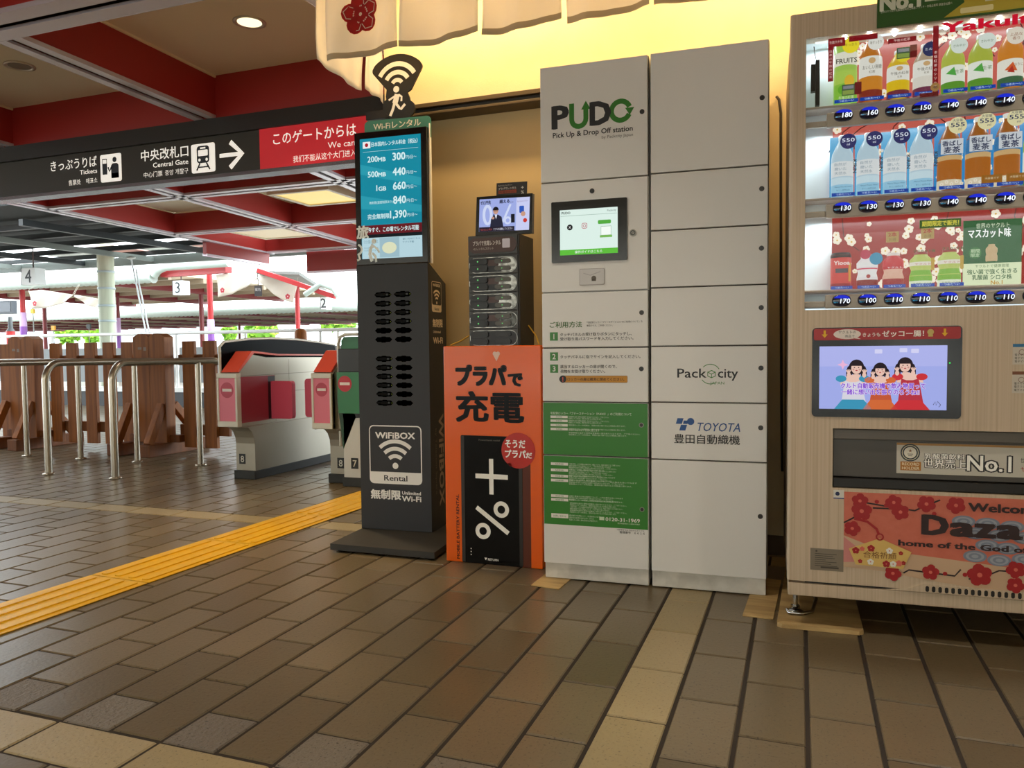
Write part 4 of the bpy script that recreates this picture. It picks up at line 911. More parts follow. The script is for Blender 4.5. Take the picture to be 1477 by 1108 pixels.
# ---- lower poster art
AR = mat('poster_salmon', '#d0705a', .4, noise=(40, .35, '#c05a40')); FLR = mat('plum_red_print', '#a3161c', .4); FLD = ink('#d86a5a'); BRN = ink('#2e1a1c')
b = MB(); xa, xz = .157, 1.05; b.poly(rect(xa, xz, .232, .430), AR, FRONT, .0006); b.poly([(xa, .300), (.26, .262), (.42, .250), (.60, .235), (xz, .225), (xz, .160), (.50, .172), (.37, .185), (.27, .200), (xa, .206)], mat('poster_cream', '#c9a98a', .4), FRONT, .0007)
b.poly([(xa, .296), (.20, .262), (.33, .235), (xa, .220)], mat('poster_pink', '#cf8580', .4), FRONT, .0009)
WV = ink('#7d8494'); WV2 = ink('#9aa0ac')
for cx, cz in ((.47, .360), (.53, .357), (.59, .352), (.50, .328), (.56, .325), (.62, .322), (.68, .35), (.53, .295), (.50, .262), (.58, .290), (.62, .262), (.56, .255)):
    for q in range(4): b.poly(disc(cx, cz, .030 - .007 * q, 18, .017 - .004 * q), WV if q % 2 == 0 else AR if 0 else WV2, FRONT, .0010 + q * .00005)
for pts in ([(.21, .412), (.218, .400), (.29, .390), (.345, .384), (.37, .398), (.41, .418)], [(.235, .386), (.30, .386)], [(xa, .338), (.18, .352), (.20, .366)], [(.318, .200), (.332, .210), (.45, .202), (.465, .222)], [(.485, .196), (.52, .204), (.56, .226), (.62, .226)], [(.62, .185), (.68, .21)]):
    b.stroke(pts, .0045, BRN, FRONT, .0016)
for k, (x, z, r) in enumerate(((.205, .375, .030), (.308, .378, .025), (.375, .405, .026), (.180, .322, .024), (.200, .426, .024), (.29, .424, .024), (.45, .412, .026), (.290, .197, .024), (.388, .208, .024), (.512, .210, .034), (.60, .232, .026), (.60, .188, .024), (.72, .22, .03), (.78, .40, .03))):
    plum(b, x, min(z, .405), r * .92, FLR, FLD, FRONT, .002 + k * .0001, .3 * k)
for x, z in ((.245, .405), (.27, .396), (.425, .207), (.475, .208), (.395, .378)): b.poly(disc(x, z, .006, 10), FLR, FRONT, .0036)
for t_, x, z, s, w_ in (('Welcome to', .482, .391, .033, .235), ('home of the God of Learning', .304, .281, .0235, .47)):
    b.text(t_, x, z, s, BRN, FRONT, .004, w=w_, bold=.045)
for ch, x, w_ in (('D', .367, .061), ('a', .441, .053), ('z', .501, .044), ('a', .557, .052), ('i', .627, .016), ('f', .657, .036), ('u', .706, .052)): b.text(ch, x, .319, .078, BRN, FRONT, .004, w=w_, bold=.06)
EM = mat('ema_gold', '#dcb868', .4); b.stroke([(.185, .352), (.22, .345), (.245, .325), (.252, .308)], .007, FLR, FRONT, .0040)
b.poly([(.171, .262), (.254, .298), (.338, .263), (.316, .212), (.190, .216)], EM, FRONT, .0042); b.stroke(disc(.254, .302, .009, 14), .004, FLR, FRONT, .0046, closed=True); b.text('合格祈願', .2545, .240, .0215, ink('#7a4a20'), FRONT, .0047, al='c', w=.088)
for k, (x, z, r, m_) in enumerate(((.190, .258, .010, FLR), (.231, .267, .010, FLR), (.207, .264, .007, FLD), (.280, .263, .009, WHT), (.31, .258, .006, FLR), (.202, .227, .006, FLR), (.230, .227, .009, WHT), (.272, .224, .010, FLR), (.290, .225, .009, WHT), (.305, .228, .009, FLD), (.317, .230, .006, FLR))): plum(b, x, z, r, m_, FLD, FRONT, .0048 + k * .00005)
b.build('plum_poster', vm)
b = MB(); b.prism(rect(.065, .157, .190, .256), mat('plaque_metal', '#857a6a', .35, .5), FRONT, 0, .001); PK = ink('#4a4238')
for q in range(7): b.stroke([(.078, .240 - q * .006), (.078 + (.06, .05, .055, .03, .06, .045, .062)[q], .240 - q * .006)], .0018, PK, FRONT, .0014)
b.poly(rect(.094, .144, .197, .202), PK, FRONT, .0014); b.poly(disc(.082, .248, .003, 8), PK, FRONT, .0014); b.build('rating_plaque', vm)
b = MB(); b.prism(rect(.128, .157, .408, .434), ink('#d6d4cc'), FRONT, 0, .0006); b.poly(disc(.139, .423, .006, 12), ink('#22305a'), FRONT, .0009); b.poly(rect(.128, .157, .408, .411), ink('#22408a'), FRONT, .0009); b.build('sticker', vm)
# ---- lower vent grille and feet
b = MB(); b.prism([(.27, .1485), (.33, .156), (.372, .172), (XW, .168), (XW, .1485)], VB, FRONT, 0, .003)
for k in range(30):
    x = .380 + k * .0165
    if x < 1.03: b.poly(rrect(x - .0046, x + .0046, .1505, .1675, .0045, 4), VD, FRONT, .0036)
b.build('vent_grille', vm)
for fx, fy in ((.028, .135), (XR - .05, .10), (.05, .66), (XR - .05, .66)):
    zf = .0135 if fx < .1 else .0005
    b = MB(); b.tube([(fx, fy, zf), (fx, fy, .11)], .0075, CHR, 12); b.tube([(fx, fy, zf + .012), (fx, fy, zf + .022)], .014, CHR, 6); b.lathe([(0, zf), (.026, zf), (.026, zf + .004), (.010, zf + .011), (0, zf + .011)], (fx, fy, 0), CHR, 20)
    if fx < .1 and fy < .3: b.tube([(fx - .025, fy - .01, zf + .007), (fx - .02, fy - .034, zf + .007), (fx + .02, fy - .036, zf + .007), (fx + .05, fy - .012, zf + .008), (fx + .065, fy + .05, zf + .03), (fx + .05, fy + .10, zf + .05)], .006, CHR, 8)
    b.build('levelling_foot', vm)
# cable on the wall between the lockers and the machine
b = MB(); CB = mat('cable_black', '#241a10', .5)
b.tube([(-.096, 3.352, 1.86), (-.086, 3.348, 1.845), (-.079, 3.346, 1.79), (-.078, 3.345, 1.6), (-.076, 3.346, 1.3), (-.074, 3.345, 1.0), (-.070, 3.346, .6), (-.066, 3.34, .35)], .0055, CB, 8)
tag(b.build('wall_cable'), 'dark cable running down the wall between the lockers and the drinks machine', 'cable')

# ================================================================ WI-FI RENTAL KIOSK
A_K = R(3); PK_ = Vector((-1.902, 3.112, 0))
ks = thing('rental_kiosk', 'tall black battery and router rental kiosk with a teal price screen', 'rental kiosk', PK_, A_K)
KB = mat('kiosk_black', '#37383b', .42, bump=(220, .08), spec=.3); KS = mat('kiosk_side', '#141313', .4); KW = ink('#f6f4ee', .45); KT = mat('kiosk_teal', '#3f7d6f', .4); KP = mat('kiosk_plate', '#2c2a26', .55, noise=(7, .4, '#3a3630'))
b = MB(); pl = [(.005, -.293), (.497, -.312), (.475, .16), (.0, .16)]
b.prism(pl, KP, topf(0), .010, .036); b.build('base_plate', ks, bev=.003)
b = MB()
for x, y in ((.04, -.26), (.45, -.27), (.44, .13), (.04, .13)): b.lathe([(0, 0), (.016, 0), (.016, .011), (0, .011)], (x, y, 0), ink('#0c0c0c', .6), 12)
b.build('feet', ks)
b = MB(); pr = [(0, .036), (.205, .036), (.205, 1.166), (.012, 1.246), (0, 1.246)]
b.prism(pr, KB, FR((.352, 0, 0), (0, 1, 0), (0, 0, 1)), -.352, 0); b.build('cabinet', ks, bev=.003)
# screen slab and the boards behind it
b = MB(); b.box(-.0005, .353, .002, .030, 1.2465, 1.842, mat('bezel_black', '#0b0b0c', .15)); sc_ = b.build('screen', ks, bev=.003)
b = MB(); b.box(.357, .3615, .024, .040, 1.245, 1.86, KW); b.prism([(.018, 1.80)] + [(.364, 1.80)] + arc(.344, 1.875, .020, 0, 90, 5) + arc(.060, 1.877, .022, 90, 180, 5) + [(.038, 1.845)], KT, front(.036), 0, .006)
b.text('Wi-Fiレンタル', .200, 1.857, .036, ink('#e6e2d4'), front(.030), .0008, al='c', w=.232, bold=.02); b.build('header_board', ks)
fs = front(.0018)
TE, TE2, TL_ = em('#0f93ac', .80), em('#2aa6bb', .82), em('#d7f2f2', .95)
b = MB(); b.poly(rect(.028, .327, 1.274, 1.812), TE, fs, .0004)
b.poly([(.028, 1.70), (.327, 1.62), (.327, 1.585), (.028, 1.655)], TE2, fs, .0006); b.poly([(.028, 1.56), (.327, 1.50), (.327, 1.47), (.028, 1.50)], TE2, fs, .0006)
b.poly(rect(.043, .081, 1.769, 1.798), em('#f2f4f4', .9), fs, .0008); b.poly(disc(.062, 1.7835, .0085, 16), em('#b01c2c', .8), fs, .0010)
b.text('日本国内レンタル料金（税込）', .086, 1.7755, .022, TL_, fs, .0009, w=.226, bold=.02); b.poly(rect(.043, .315, 1.7525, 1.7535), TL_, fs, .0008)
for q, u, p, z in (('200', 'MB', '300', 1.706), ('500', 'MB', '440', 1.639), ('1', 'GB', '660', 1.576)):
    wq = .050 if len(q) > 1 else None
    b.text(q, .116 if len(q) > 1 else .111, z, .037, TL_, fs, .0009, w=wq, al='r', bold=.02); b.text(u, .118, z, .026, TL_, fs, .0009, w=.037, bold=.03)
    b.text(p, .190, z, .047, TL_, fs, .0009, w=.061, bold=.03); b.text('円/日～', .255, z + .002, .018, TL_, fs, .0009, w=.051)
b.text('無制限(速度制限あり)', .186, 1.519, .014, TL_, fs, .0009, al='r', w=.115); b.text('840', .190, 1.514, .047, TL_, fs, .0009, w=.061, bold=.03); b.text('円/日～', .255, 1.517, .018, TL_, fs, .0009, w=.051)
b.text('完全無制限', .061, 1.453, .025, TL_, fs, .0009, w=.108, bold=.02); b.text('1,390', .173, 1.451, .047, TL_, fs, .0009, w=.080, bold=.03); b.text('円/日～', .257, 1.454, .018, TL_, fs, .0009, w=.049)
b.poly(rect(.028, .327, 1.383, 1.424), em('#7d1a26', .6), fs, .0007); b.text('今すぐ、この場でレンタル可能', .062, 1.394, .024, TL_, fs, .0010, w=.250, bold=.03)
b.poly(rect(.028, .327, 1.368, 1.383), em('#102028', .5), fs, .0007)
b.poly(rect(.030, .327, 1.274, 1.368), em('#bfe0ea', .85), fs, .0007); b.poly(rect(.118, .215, 1.278, 1.366), em('#a9ccd8', .8), fs, .0008); b.poly(disc(.166, 1.320, .036, 20, .026), em('#e8ecc8', .85), fs, .0009)
for q in range(4): b.text('かんたん登録で今すぐ使える', .040, 1.352 - .008 * q if q < 2 else 1.345 - .012 * q, .007, em('#3f7a8c', .7), fs, .0010, w=.07)
b.text('使い方はこちら', .232, 1.352, .009, em('#3f7a8c', .7), fs, .0010, w=.085); b.text('アプリ不要', .232, 1.338, .009, em('#3f7a8c', .7), fs, .0010, w=.055)
b.build('price_picture', sc_)
# white film marks on the lower edge of the glass
b = MB(); MK = ink('#f4ffff', .4)
b.text('旅', .005, 1.372, .062, MK, fs, .0014, bold=.05); b.poly(disc(.090, 1.352, .012, 16), MK, fs, .0014); b.stroke([(.086, 1.338), (.072, 1.318), (.068, 1.290), (.080, 1.262)], .016, MK, fs, .0014); b.stroke([(.088, 1.33), (.108, 1.315), (.116, 1.300)], .010, MK, fs, .0014); b.stroke([(.08, 1.30), (.096, 1.285), (.100, 1.258)], .012, MK, fs, .0014)
b.stroke(arc(.006, 1.318, .022, -80, 80, 10), .010, MK, fs, .0014); b.stroke([(.010, 1.30), (.018, 1.275), (.004, 1.27)], .010, MK, fs, .0014); b.build('film_marks', sc_)
# topper: wifi fan and running figure
b = MB(); TP = mat('topper_black', '#171717', .4); ft = front(.034)
fan = [(.270, 2.02)] + arc(.304, 2.117, .021, -40, 40, 4) + arc(.203, 2.013, .169, 50, 130, 14) + arc(.102, 2.117, .021, 140, 220, 4) + [(.150, 2.03), (.146, 2.0)] + arc(.166, 1.955, .037, 120, 250, 7) + [(.165, 1.892), (.250, 1.888)] + arc(.252, 1.938, .036, -60, 70, 7) + [(.262, 1.985), (.252, 2.01)]
b.prism(fan, TP, front(.044), 0, .010); TW_ = ink('#f6f4f0', .4); cx, cz = .203, 2.042
for r0, w_ in ((.097, .021), (.060, .020), (.026, .018)): b.stroke(arc(cx, cz, r0, 30, 150, 14), w_, TW_, ft)
b.poly(disc(.198, 2.027, .0145, 18), TW_, ft, .0007)
b.stroke([(.203, 2.005), (.197, 1.985), (.190, 1.965)], .026, TW_, ft, .0006); b.stroke([(.192, 1.998), (.176, 1.990), (.160, 1.982)], .009, TW_, ft, .0008); b.stroke([(.208, 2.003), (.224, 1.992), (.222, 1.972)], .009, TW_, ft, .0008)
b.stroke([(.188, 1.966), (.180, 1.940), (.166, 1.912)], .013, TW_, ft, .0008); b.stroke([(.196, 1.964), (.212, 1.944), (.220, 1.938), (.240, 1.958)], .012, TW_, ft, .0009)
b.build('topper_icon', ks, bev=.001, seg=1)
# cable slots with plugs
for col, xs in ((0, .130), (1, .228)):
    for r_ in range(12):
        z = 1.110 - r_ * .0405 if r_ < 6 else .820 - (r_ - 6) * .0400
        plug = (r_ < 4) or (r_ >= 6 and col == 0)
        b = MB(); hw, hh_ = (.043, .0140)
        pts = [(xs - hw, z), (xs - hw * .72, z - hh_ * .8), (xs - hw * .3, z - hh_ * .8), (xs - hw * .2, z - hh_), (xs + hw * .2, z - hh_), (xs + hw * .3, z - hh_ * .8), (xs + hw * .72, z - hh_ * .8), (xs + hw, z), (xs + hw * .72, z + hh_ * .8), (xs + hw * .3, z + hh_ * .8), (xs + hw * .2, z + hh_), (xs - hw * .2, z + hh_), (xs - hw * .3, z + hh_ * .8), (xs - hw * .72, z + hh_ * .8)]
        b.prism(pts, mat('slot_hole', '#020202', .8, spec=0), FRONT, -.004, .0006); sl = b.build('cable_slot', ks)
        if plug:
            p = MB(); PGM = mat('plug_black', '#0a0b0c', .6, spec=.12)
            p.tube([(xs - .036, -.001, z), (xs - .012, -.004, z)], [.0035, .0055], PGM, 8); p.box(xs - .012, xs + .018, -.009, -.0005, z - .0065, z + .0065, PGM); p.box(xs + .018, xs + .028, -.007, -.0005, z - .004, z + .004, ink('#17181a', .3)); p.poly(disc(xs + .036, z, .0016, 6), em('#c8d860', .8), FRONT, .0012)
            p.build('plug', sl)
# front logo and lettering
b = MB(); b.poly(rrect(.047, .309, .249, .517, .022), KW, FRONT, .0005); b.poly(rrect(.052, .304, .304, .512, .018), KB, FRONT, .0009); b.poly(rect(.052, .304, .304, .33), KB, FRONT, .00095)
b.text('WiFiBOX', .178, .458, .040, KW, FRONT, .0014, al='c', w=.196, bold=.035); wifi(b, .178, .333, .112, KW, FRONT, .0014, a0=47, a1=133); b.text('Rental', .178, .264, .036, ink('#26272a'), FRONT, .0010, al='c', w=.115, bold=.02)
b.text('無制限', .052, .182, .046, KW, FRONT, .0008, w=.149, bold=.045); b.text('Unlimited', .209, .2035, .021, KW, FRONT, .0008, w=.092, bold=.03); b.text('Wi-Fi', .208, .173, .034, KW, FRONT, .0008, w=.094, bold=.035); b.build('front_lettering', ks)
b = MB(); fsd = sideR(.352); SDW = ink('#f4e2c8', .45)
b.poly(rrect(.038, .150, 1.030, 1.168, .012), SDW, fsd, .0006); b.poly(rrect(.041, .147, 1.062, 1.165, .010), KS, fsd, .0009); b.text('WiFiBOX', .094, 1.145, .018, SDW, fsd, .0013, al='c', w=.085, bold=.03); wifi(b, .094, 1.072, .055, SDW, fsd, .0013, a0=50, a1=130); b.text('Rental', .094, 1.038, .018, KS, fsd, .0011, al='c', w=.05, bold=.02)
b.text('無制限', .045, .965, .040, SDW, fsd, .0008, w=.115, bold=.04); b.text('Unlimited', .050, .935, .016, SDW, fsd, .0008, w=.085, bold=.03); b.text('Wi-Fi', .048, .888, .040, SDW, fsd, .0008, w=.11, bold=.04)
b.text('WiFiBOX', .098, .560, .078, ink('#b8a08a', .45), fsd, .0008, w=.42, bold=.03, rot=-PI / 2); b.text('by Telecom Square', .055, .50, .026, ink('#7a6a5c', .45), fsd, .0008, w=.30, rot=-PI / 2); b.build('side_lettering', ks)

# ================================================================ ORANGE PANEL
op = thing('advert_board', 'glossy orange battery rental advert board standing on the floor', 'advert board', (-1.347, 2.848, 0))
OR = mat('panel_orange', '#ea6000', .22, coat=.15, bump=(7, .12)); OK_ = mat('print_black', '#0d0c0c', .2, spec=.15, bump=(7, .12)); OB = ink('#3a1608', .2); OW = mat('print_white', '#fbf8f0', .25)
b = MB(); b.box(0, .412, 0, .045, .0008, .8735, OR); b.build('board', op, bev=.003)
b = MB(); fo = FRONT
b.text('プラパ', .057, .722, .088, OK_, fo, .0008, w=.21, bold=.085); b.text('で', .279, .718, .062, OK_, fo, .0008, w=.056, bold=.075)
b.text('充電', .056, .583, .128, OK_, fo, .0008, w=.282, bold=.042); b.text('MOBILE BATTERY RENTAL', .060, .014, .0175, OB, fo, .0008, w=.262, bold=.03, rot=PI / 2); b.build('lettering', op)
b = MB(); b.prism(rrect(.071, .333, .002, .517, .006), OK_, fo, 0, .0012); b.poly(rect(.333, .366, .002, .515), ink('#5a2410', .2), fo, .0006); fb2 = front(-.0012)
b.poly(rect(.072, .086, .004, .514), ink('#34302e', .2), fb2, .0003); b.poly(rect(.318, .332, .004, .514), ink('#2e2a28', .2), fb2, .0003)
b.poly(rect(.134, .272, .346, .365), OW, fb2); b.poly(rect(.193, .211, .284, .426), OW, fb2, .0006)
b.stroke([(.137, .229), (.272, .133)], .018, OW, fb2, .0006); b.stroke(disc(.164, .135, .0245, 24), .0165, OW, fb2, .0008, closed=True); b.stroke(disc(.243, .226, .0245, 24), .0165, OW, fb2, .0008, closed=True)
for q in range(3): b.poly(disc(.111, .036 + .012 * q, .0025, 8), OW, fb2)
b.poly([(.168, .028), (.180, .028), (.174, .018)], OW, fb2); b.text('RETURN', .184, .018, .0125, OW, fb2, w=.044, bold=.02); b.text('Powerbank rental', .15, .497, .009, ink('#7a726a'), fb2, w=.09); b.build('battery_picture', op)
b = MB(); b.poly(disc(.317, .463, .0705, 30), mat('burst_red', '#c01f12', .18, coat=.5), fo, .0022); b.poly([(.27, .41), (.292, .397), (.285, .415)], mat('burst_red', '#c01f12', .18, coat=.5), fo, .0022)
b.text('そうだ', .263, .476, .035, OW, fo, .0028, w=.083, bold=.04); b.text('プラパ', .262, .436, .035, OW, fo, .0028, w=.085, bold=.04); b.text('だ', .349, .436, .026, OW, fo, .0028, w=.024, bold=.04); b.build('speech_disc', op)
b = MB(); HT = ink('#e8c0a8', .2); b.poly(disc(.222, .842, .0085, 12), HT, fo); b.poly(disc(.236, .842, .0085, 12), HT, fo, .0006); b.poly([(.215, .838), (.229, .812), (.243, .838)], HT, fo, .0007); b.build('heart_mark', op)

# ================================================================ BATTERY CHARGING TOWER
ct = thing('charging_tower', 'dark charging tower of battery slots with a small video screen, behind the orange board', 'charging tower', (-1.278, 2.950, 0))
CBK = mat('tower_dark', '#262421', .4); CGR = mat('tower_face', '#3a3a38', .35, noise=(60, .3, '#4a4a46')); CB2 = mat('tower_brown', '#4a3029', .35)
b = MB(); b.box(.03, .19, .03, .15, .0005, .86, CBK); b.box(0, .22, .0, .185, .0005, .012, CBK); b.build('stand', ct, bev=.003)
b = MB(); b.box(0, .222, .006, .182, .868, 1.322, CBK); b.build('cabinet', ct, bev=.004)
b = MB(); b.box(.002, .215, 0, .007, 1.243, 1.3195, CGR); b.prism(rrect(.003, .212, 1.250, 1.311, .028, 6), CB2, FRONT, 0, .0025); fq = front(-.0025)
b.text('プラパで充電レンタル', .024, 1.281, .021, ink('#e8e0d8'), fq, w=.122, bold=.02); b.text('+% レンタルスポット', .024, 1.262, .012, ink('#cfc4b8'), fq, w=.09); b.poly(rrect(.152, .185, 1.266, 1.303, .004, 3), ink('#d8d4e0'), fq)
b.build('name_panel', ct, bev=.001, seg=1)
SLM = mat('slot_black', '#0c0c0d', .35); SLV = mat('slot_silver', '#a9a9a2', .22, .8, noise=(50, .8, '#2f2d2b')); BAT = mat('battery_black', '#1b1b1c', .35); LEDG = em('#6fe07a', 1.2)
mz = [1.2, 1.126, 1.052, .978, .905]
for i, z in enumerate(mz):
    b = MB(); b.box(.002, .216, 0, .007, z - .0355, z + .0365, CGR); md_ = b.build('battery_module', ct, bev=.001, seg=1)
    s = MB(); s.prism(rrect(.005, .212, z - .031, z + .031, .030, 8), SLM, FRONT, -.001, .0006); s.stroke(rrect(.006, .211, z - .030, z + .030, .029, 8), .0025, SLV, FRONT, .0009, closed=True)
    if i < 4:
        s.poly(rrect(.130, .209, z - .027, z + .027, .026, 6), SLV if i < 3 else mat('slot_silver_dark', '#5a5a55', .25, .7, noise=(50, .8, '#1b1a19')), FRONT, .0010); s.poly(rect(.088, .135, z - .004, z + .02), CB2, FRONT, .0011)
    s.build('slot_ring', md_)
    for dz in (-.0145, .0145):
        c = MB(); c.prism(rrect(.010, .088, z + dz - .0115, z + dz + .0115, .0108, 5), BAT, FRONT, 0, .008); c.build('battery', md_, bev=.001, seg=1)
        c = MB(); c.prism(rrect(.118, .186, z + dz - .009, z + dz + .009, .0085, 5), BAT if i == 4 else mat('battery_grey', '#4d4a44', .3, .3), FRONT, 0, .006); c.build('battery', md_, bev=.001, seg=1)
        if i < 4:
            c = MB(); c.poly(disc(.046, z + dz, .0028, 8), LEDG, FRONT, .0088); c.poly(disc(.150, z + dz, .0022, 8), LEDG, FRONT, .0066); c.build('charge_light', md_)
# screen on top
b = MB(); b.prism([(.030, 1.322), (.274, 1.3195), (.278, 1.4765), (.038, 1.479)], mat('bezel_black', '#0b0b0c', .15), front(.02), -.014, .010); cs = b.build('small_screen', ct, bev=.002)
b = MB(); b.box(.10, .18, .032, .07, 1.321, 1.36, CBK); b.build('screen_foot', ct)
fz = front(.010); z0 = .0004
b = MB(); b.poly([(.046, 1.338), (.262, 1.333), (.267, 1.463), (.051, 1.468)], em('#a8b6f2', .85), fz, z0); b.poly([(.205, 1.334), (.262, 1.333), (.267, 1.463), (.211, 1.464)], em('#cfd4fa', .9), fz, z0 + .0001)
b.text('ゼロ', .070, 1.365, .09, em('#c9d4fb', .9), fz, z0 + .0002, w=.001) if 0 else None
b.stroke(disc(.085, 1.403, .016, 20, .036), .012, em('#d4defc', .9), fz, z0 + .0002, closed=True); b.stroke([(.185, 1.44), (.150, 1.37)], .009, em('#d4defc', .9), fz, z0 + .0002); b.stroke(disc(.172, 1.376, .012, 16), .008, em('#d4defc', .9), fz, z0 + .0002, closed=True)
b.text('ゼロ円先', .055, 1.447, .016, em('#1a1c38', .7), fz, z0 + .0006, w=.045, bold=.05); b.text('超える…', .138, 1.447, .016, em('#1a1c38', .7), fz, z0 + .0006, w=.058, bold=.05)
SU, SKN = em('#2a2c42', .7), em('#d9a890', .8)
b.poly([(.095, 1.352), (.100, 1.385), (.112, 1.402), (.130, 1.402), (.146, 1.392), (.153, 1.352)], SU, fz, z0 + .0004); b.poly([(.116, 1.402), (.127, 1.402), (.122, 1.384)], em('#e8ecfa', .9), fz, z0 + .0005); b.poly(disc(.121, 1.418, .0115, 16, .0145), SKN, fz, z0 + .0006); b.poly(arc(.121, 1.421, .0128, -5, 185, 12), em('#181820', .6), fz, z0 + .0007); b.stroke([(.1115, 1.4175), (.1305, 1.4175)], .002, em('#181820', .6), fz, z0 + .0008); b.poly(disc(.109, 1.390, .006, 10), SKN, fz, z0 + .0007); b.stroke([(.109, 1.392), (.113, 1.405)], .003, em('#181820', .6), fz, z0 + .0008)
b.poly(rect(.186, .202, 1.366, 1.400), em('#20202c', .6), fz, z0 + .0004); b.poly(rrect(.222, .242, 1.402, 1.430, .004), em('#2f5fc8', .8), fz, z0 + .0004); b.poly(disc(.238, 1.398, .010, 12), SKN, fz, z0 + .0005); b.poly(disc(.246, 1.372, .0085, 14), em('#d83a30', .8), fz, z0 + .0004); b.text('モバイルバッテリー', .214, 1.445, .008, em('#7a2a50', .8), fz, z0 + .0004, w=.045)
b.poly([(.047, 1.338), (.200, 1.3345), (.2005, 1.352), (.0475, 1.3555)], em('#2a2036', .6), fz, z0 + .0005); b.text('今ならレンタル', .053, 1.341, .010, em('#d8685a', .8), fz, z0 + .0008, w=.05); b.text('アプリを起動してください', .110, 1.340, .010, em('#eef0ff', .9), fz, z0 + .0008, w=.082); b.build('screen_picture', cs)
b = MB(); b.prism([(.108, 1.475), (.240, 1.4745), (.242, 1.5335), (.110, 1.5365)], ink('#2a2622', .4), front(.05), -.003, 0); fy_ = front(.05)
b.text('モバイルバッテリー', .118, 1.521, .009, ink('#cfc8bc'), fy_, w=.06); b.text('プラパでレンタル', .118, 1.508, .011, ink('#d8d0c4'), fy_, w=.078, bold=.02); b.poly(rect(.118, .196, 1.492, 1.505), ink('#a8421c'), fy_); b.text('充電切れに', .121, 1.494, .0105, ink('#2a1a10'), fy_, .0009, w=.07); b.text('+', .222, 1.503, .022, ink('#cfc8bc'), fy_, al='c', bold=.03); b.text('%', .222, 1.486, .018, ink('#cfc8bc'), fy_, al='c', bold=.03); b.build('topper_card', ct)
# yellow straps from the tower to the orange board
YC = mat('strap_yellow', '#c79a22', .5)
for pts, lb in (([(-1.279, 2.990, .925), (-1.305, 2.93, .895), (-1.332, 2.885, .8775)], 'thin yellow strap from the tower to the left top of the orange board'), ([(-1.053, 3.05, .955), (-.99, 2.96, .91), (-.955, 2.888, .8775)], 'thin yellow strap from the tower to the right top of the orange board')):
    b = MB(); b.tube(pts, .0028, YC, 6); tag(b.build('yellow_strap'), lb, 'strap', 'yellow straps of the orange board')

# ================================================================ TICKET GATES
GS = mat('gate_steel', '#aca698', .32, .55, noise=(4, .3, '#a29c8c')); GSD = mat('gate_steel_dark', '#7e796e', .35, .6); GF = mat('gate_frame', '#d5d0c2', .4, .2); PKN = mat('gate_pink', '#e87a90', .35); PKD = mat('gate_maroon', '#a23a4a', .3); GRD = mat('gate_red', '#f25a40', .35); GBK = mat('gate_hood', '#08090b', .3, spec=.03); GKB = ink('#2a2b29', .6); GGN = mat('gate_green', '#2f7d50', .3); NEW = ink('#f2e6e2', .4)
def noentry(b, x, z, r, fr, h, m=None):
    b.poly(disc(x, z, r, 24), m or ink('#c02c3a', .35), fr, h); b.poly(rect(x - r * .72, x + r * .72, z - r * .18, z + r * .18), NEW, fr, h + .0004)
def number_plate(b, t, x, z, fr):
    b.poly(rect(x - .026, x + .026, z - .034, z + .034), ink('#1a1b1c'), fr, .001); b.text(t, x, z - .022, .062, ink('#d8d6cc'), fr, .0014, al='c', bold=.01)
def flap(root, x0, x1, y, z0, z1):
    b = MB(); b.prism(rrect(x0, x1, z0, z1, .022, 5), mat('flap_pink', '#e45a76', .4), front(y), -.02, .02); return b.build('flap_door', root, bev=.008, seg=3)
g8 = thing('ticket_gate', 'ticket gate with pink front panel and red top, standing alone by the wooden fence', 'ticket gate', (-3.605, 4.15, 0), 0, 'automatic ticket gates')
W8 = .155
sd = lambda x: FR((x, 0, 0), (0, 1, 0), (0, 0, 1))
b = MB(); prof = [(.115, .055), (1.35, .055), (1.35, .36), (.02, .36)] + [(.02 + .095 * math.sin(R(a)), .36 - .12 * (1 - math.cos(R(a))) ) for a in (20, 45, 70, 90)] + [(.115, .20)]
b.prism(prof, GS, sd(W8 + .035), -W8, 0); b.build('pedestal', g8, bev=.004)
b = MB(); b.box(.025, W8 + .04, .10, 1.37, .0005, .058, GKB); b.build('plinth', g8, bev=.003)
b = MB(); up = [(0, .36), (1.40, .36), (1.40, .80), (.30, .815), (.16, .835), (.015, .715), (0, .70)]
b.prism(up, GS, sd(W8), -W8, 0); b.build('upper_body', g8, bev=.004)
b = MB(); b.box(-.004, W8 + .004, -.012, .03, .362, .40, GF); b.box(-.004, W8 + .004, -.012, .03, .684, .716, GF); b.box(-.004, .012, -.012, .03, .40, .684, GF); b.box(W8 - .012, W8 + .004, -.012, .03, .40, .684, GF); b.build('front_frame', g8, bev=.003)
b = MB(); b.box(.012, W8 - .012, -.008, .01, .40, .684, PKN); noentry(b, W8 / 2, .605, .052, front(-.008), .0006, ink('#c24158', .35)); b.build('front_panel', g8)
b = MB(); b.prism([(-.005, .722), (.015, .722), (.17, .846), (.42, .826), (1.38, .812), (1.38, .822), (.42, .838), (.17, .860), (.145, .858)], GRD, sd(W8 + .004), -.13, 0); b.build('red_top', g8, bev=.003)
b = MB(); b.poly(rect(.03, .385, .385, .690), PKD, sd(W8), .001); b.poly(rect(.31, .385, .39, .685), ink('#1c1213', .4), sd(W8), .0018); b.build('side_window', g8)
b = MB()
for pts in ([(.03, .695), (1.38, .700)], [(.39, .37), (.39, .70)], [(.55, .37), (.55, .80)], [(.60, .57), (1.38, .565)]): b.stroke(pts, .004, GSD, sd(W8), .0008)
b.build('panel_seams', g8)
b = MB(); b.prism([(.02, .70), (.02, .885), (.06, .915), (.30, .935), (.55, .942), (.85, .935), (1.15, .915), (1.36, .895), (1.38, .80), (.3, .80), (.16, .82)], GBK, sd(.016), -.012, 0); b.build('hood_glass', g8, bev=.003)
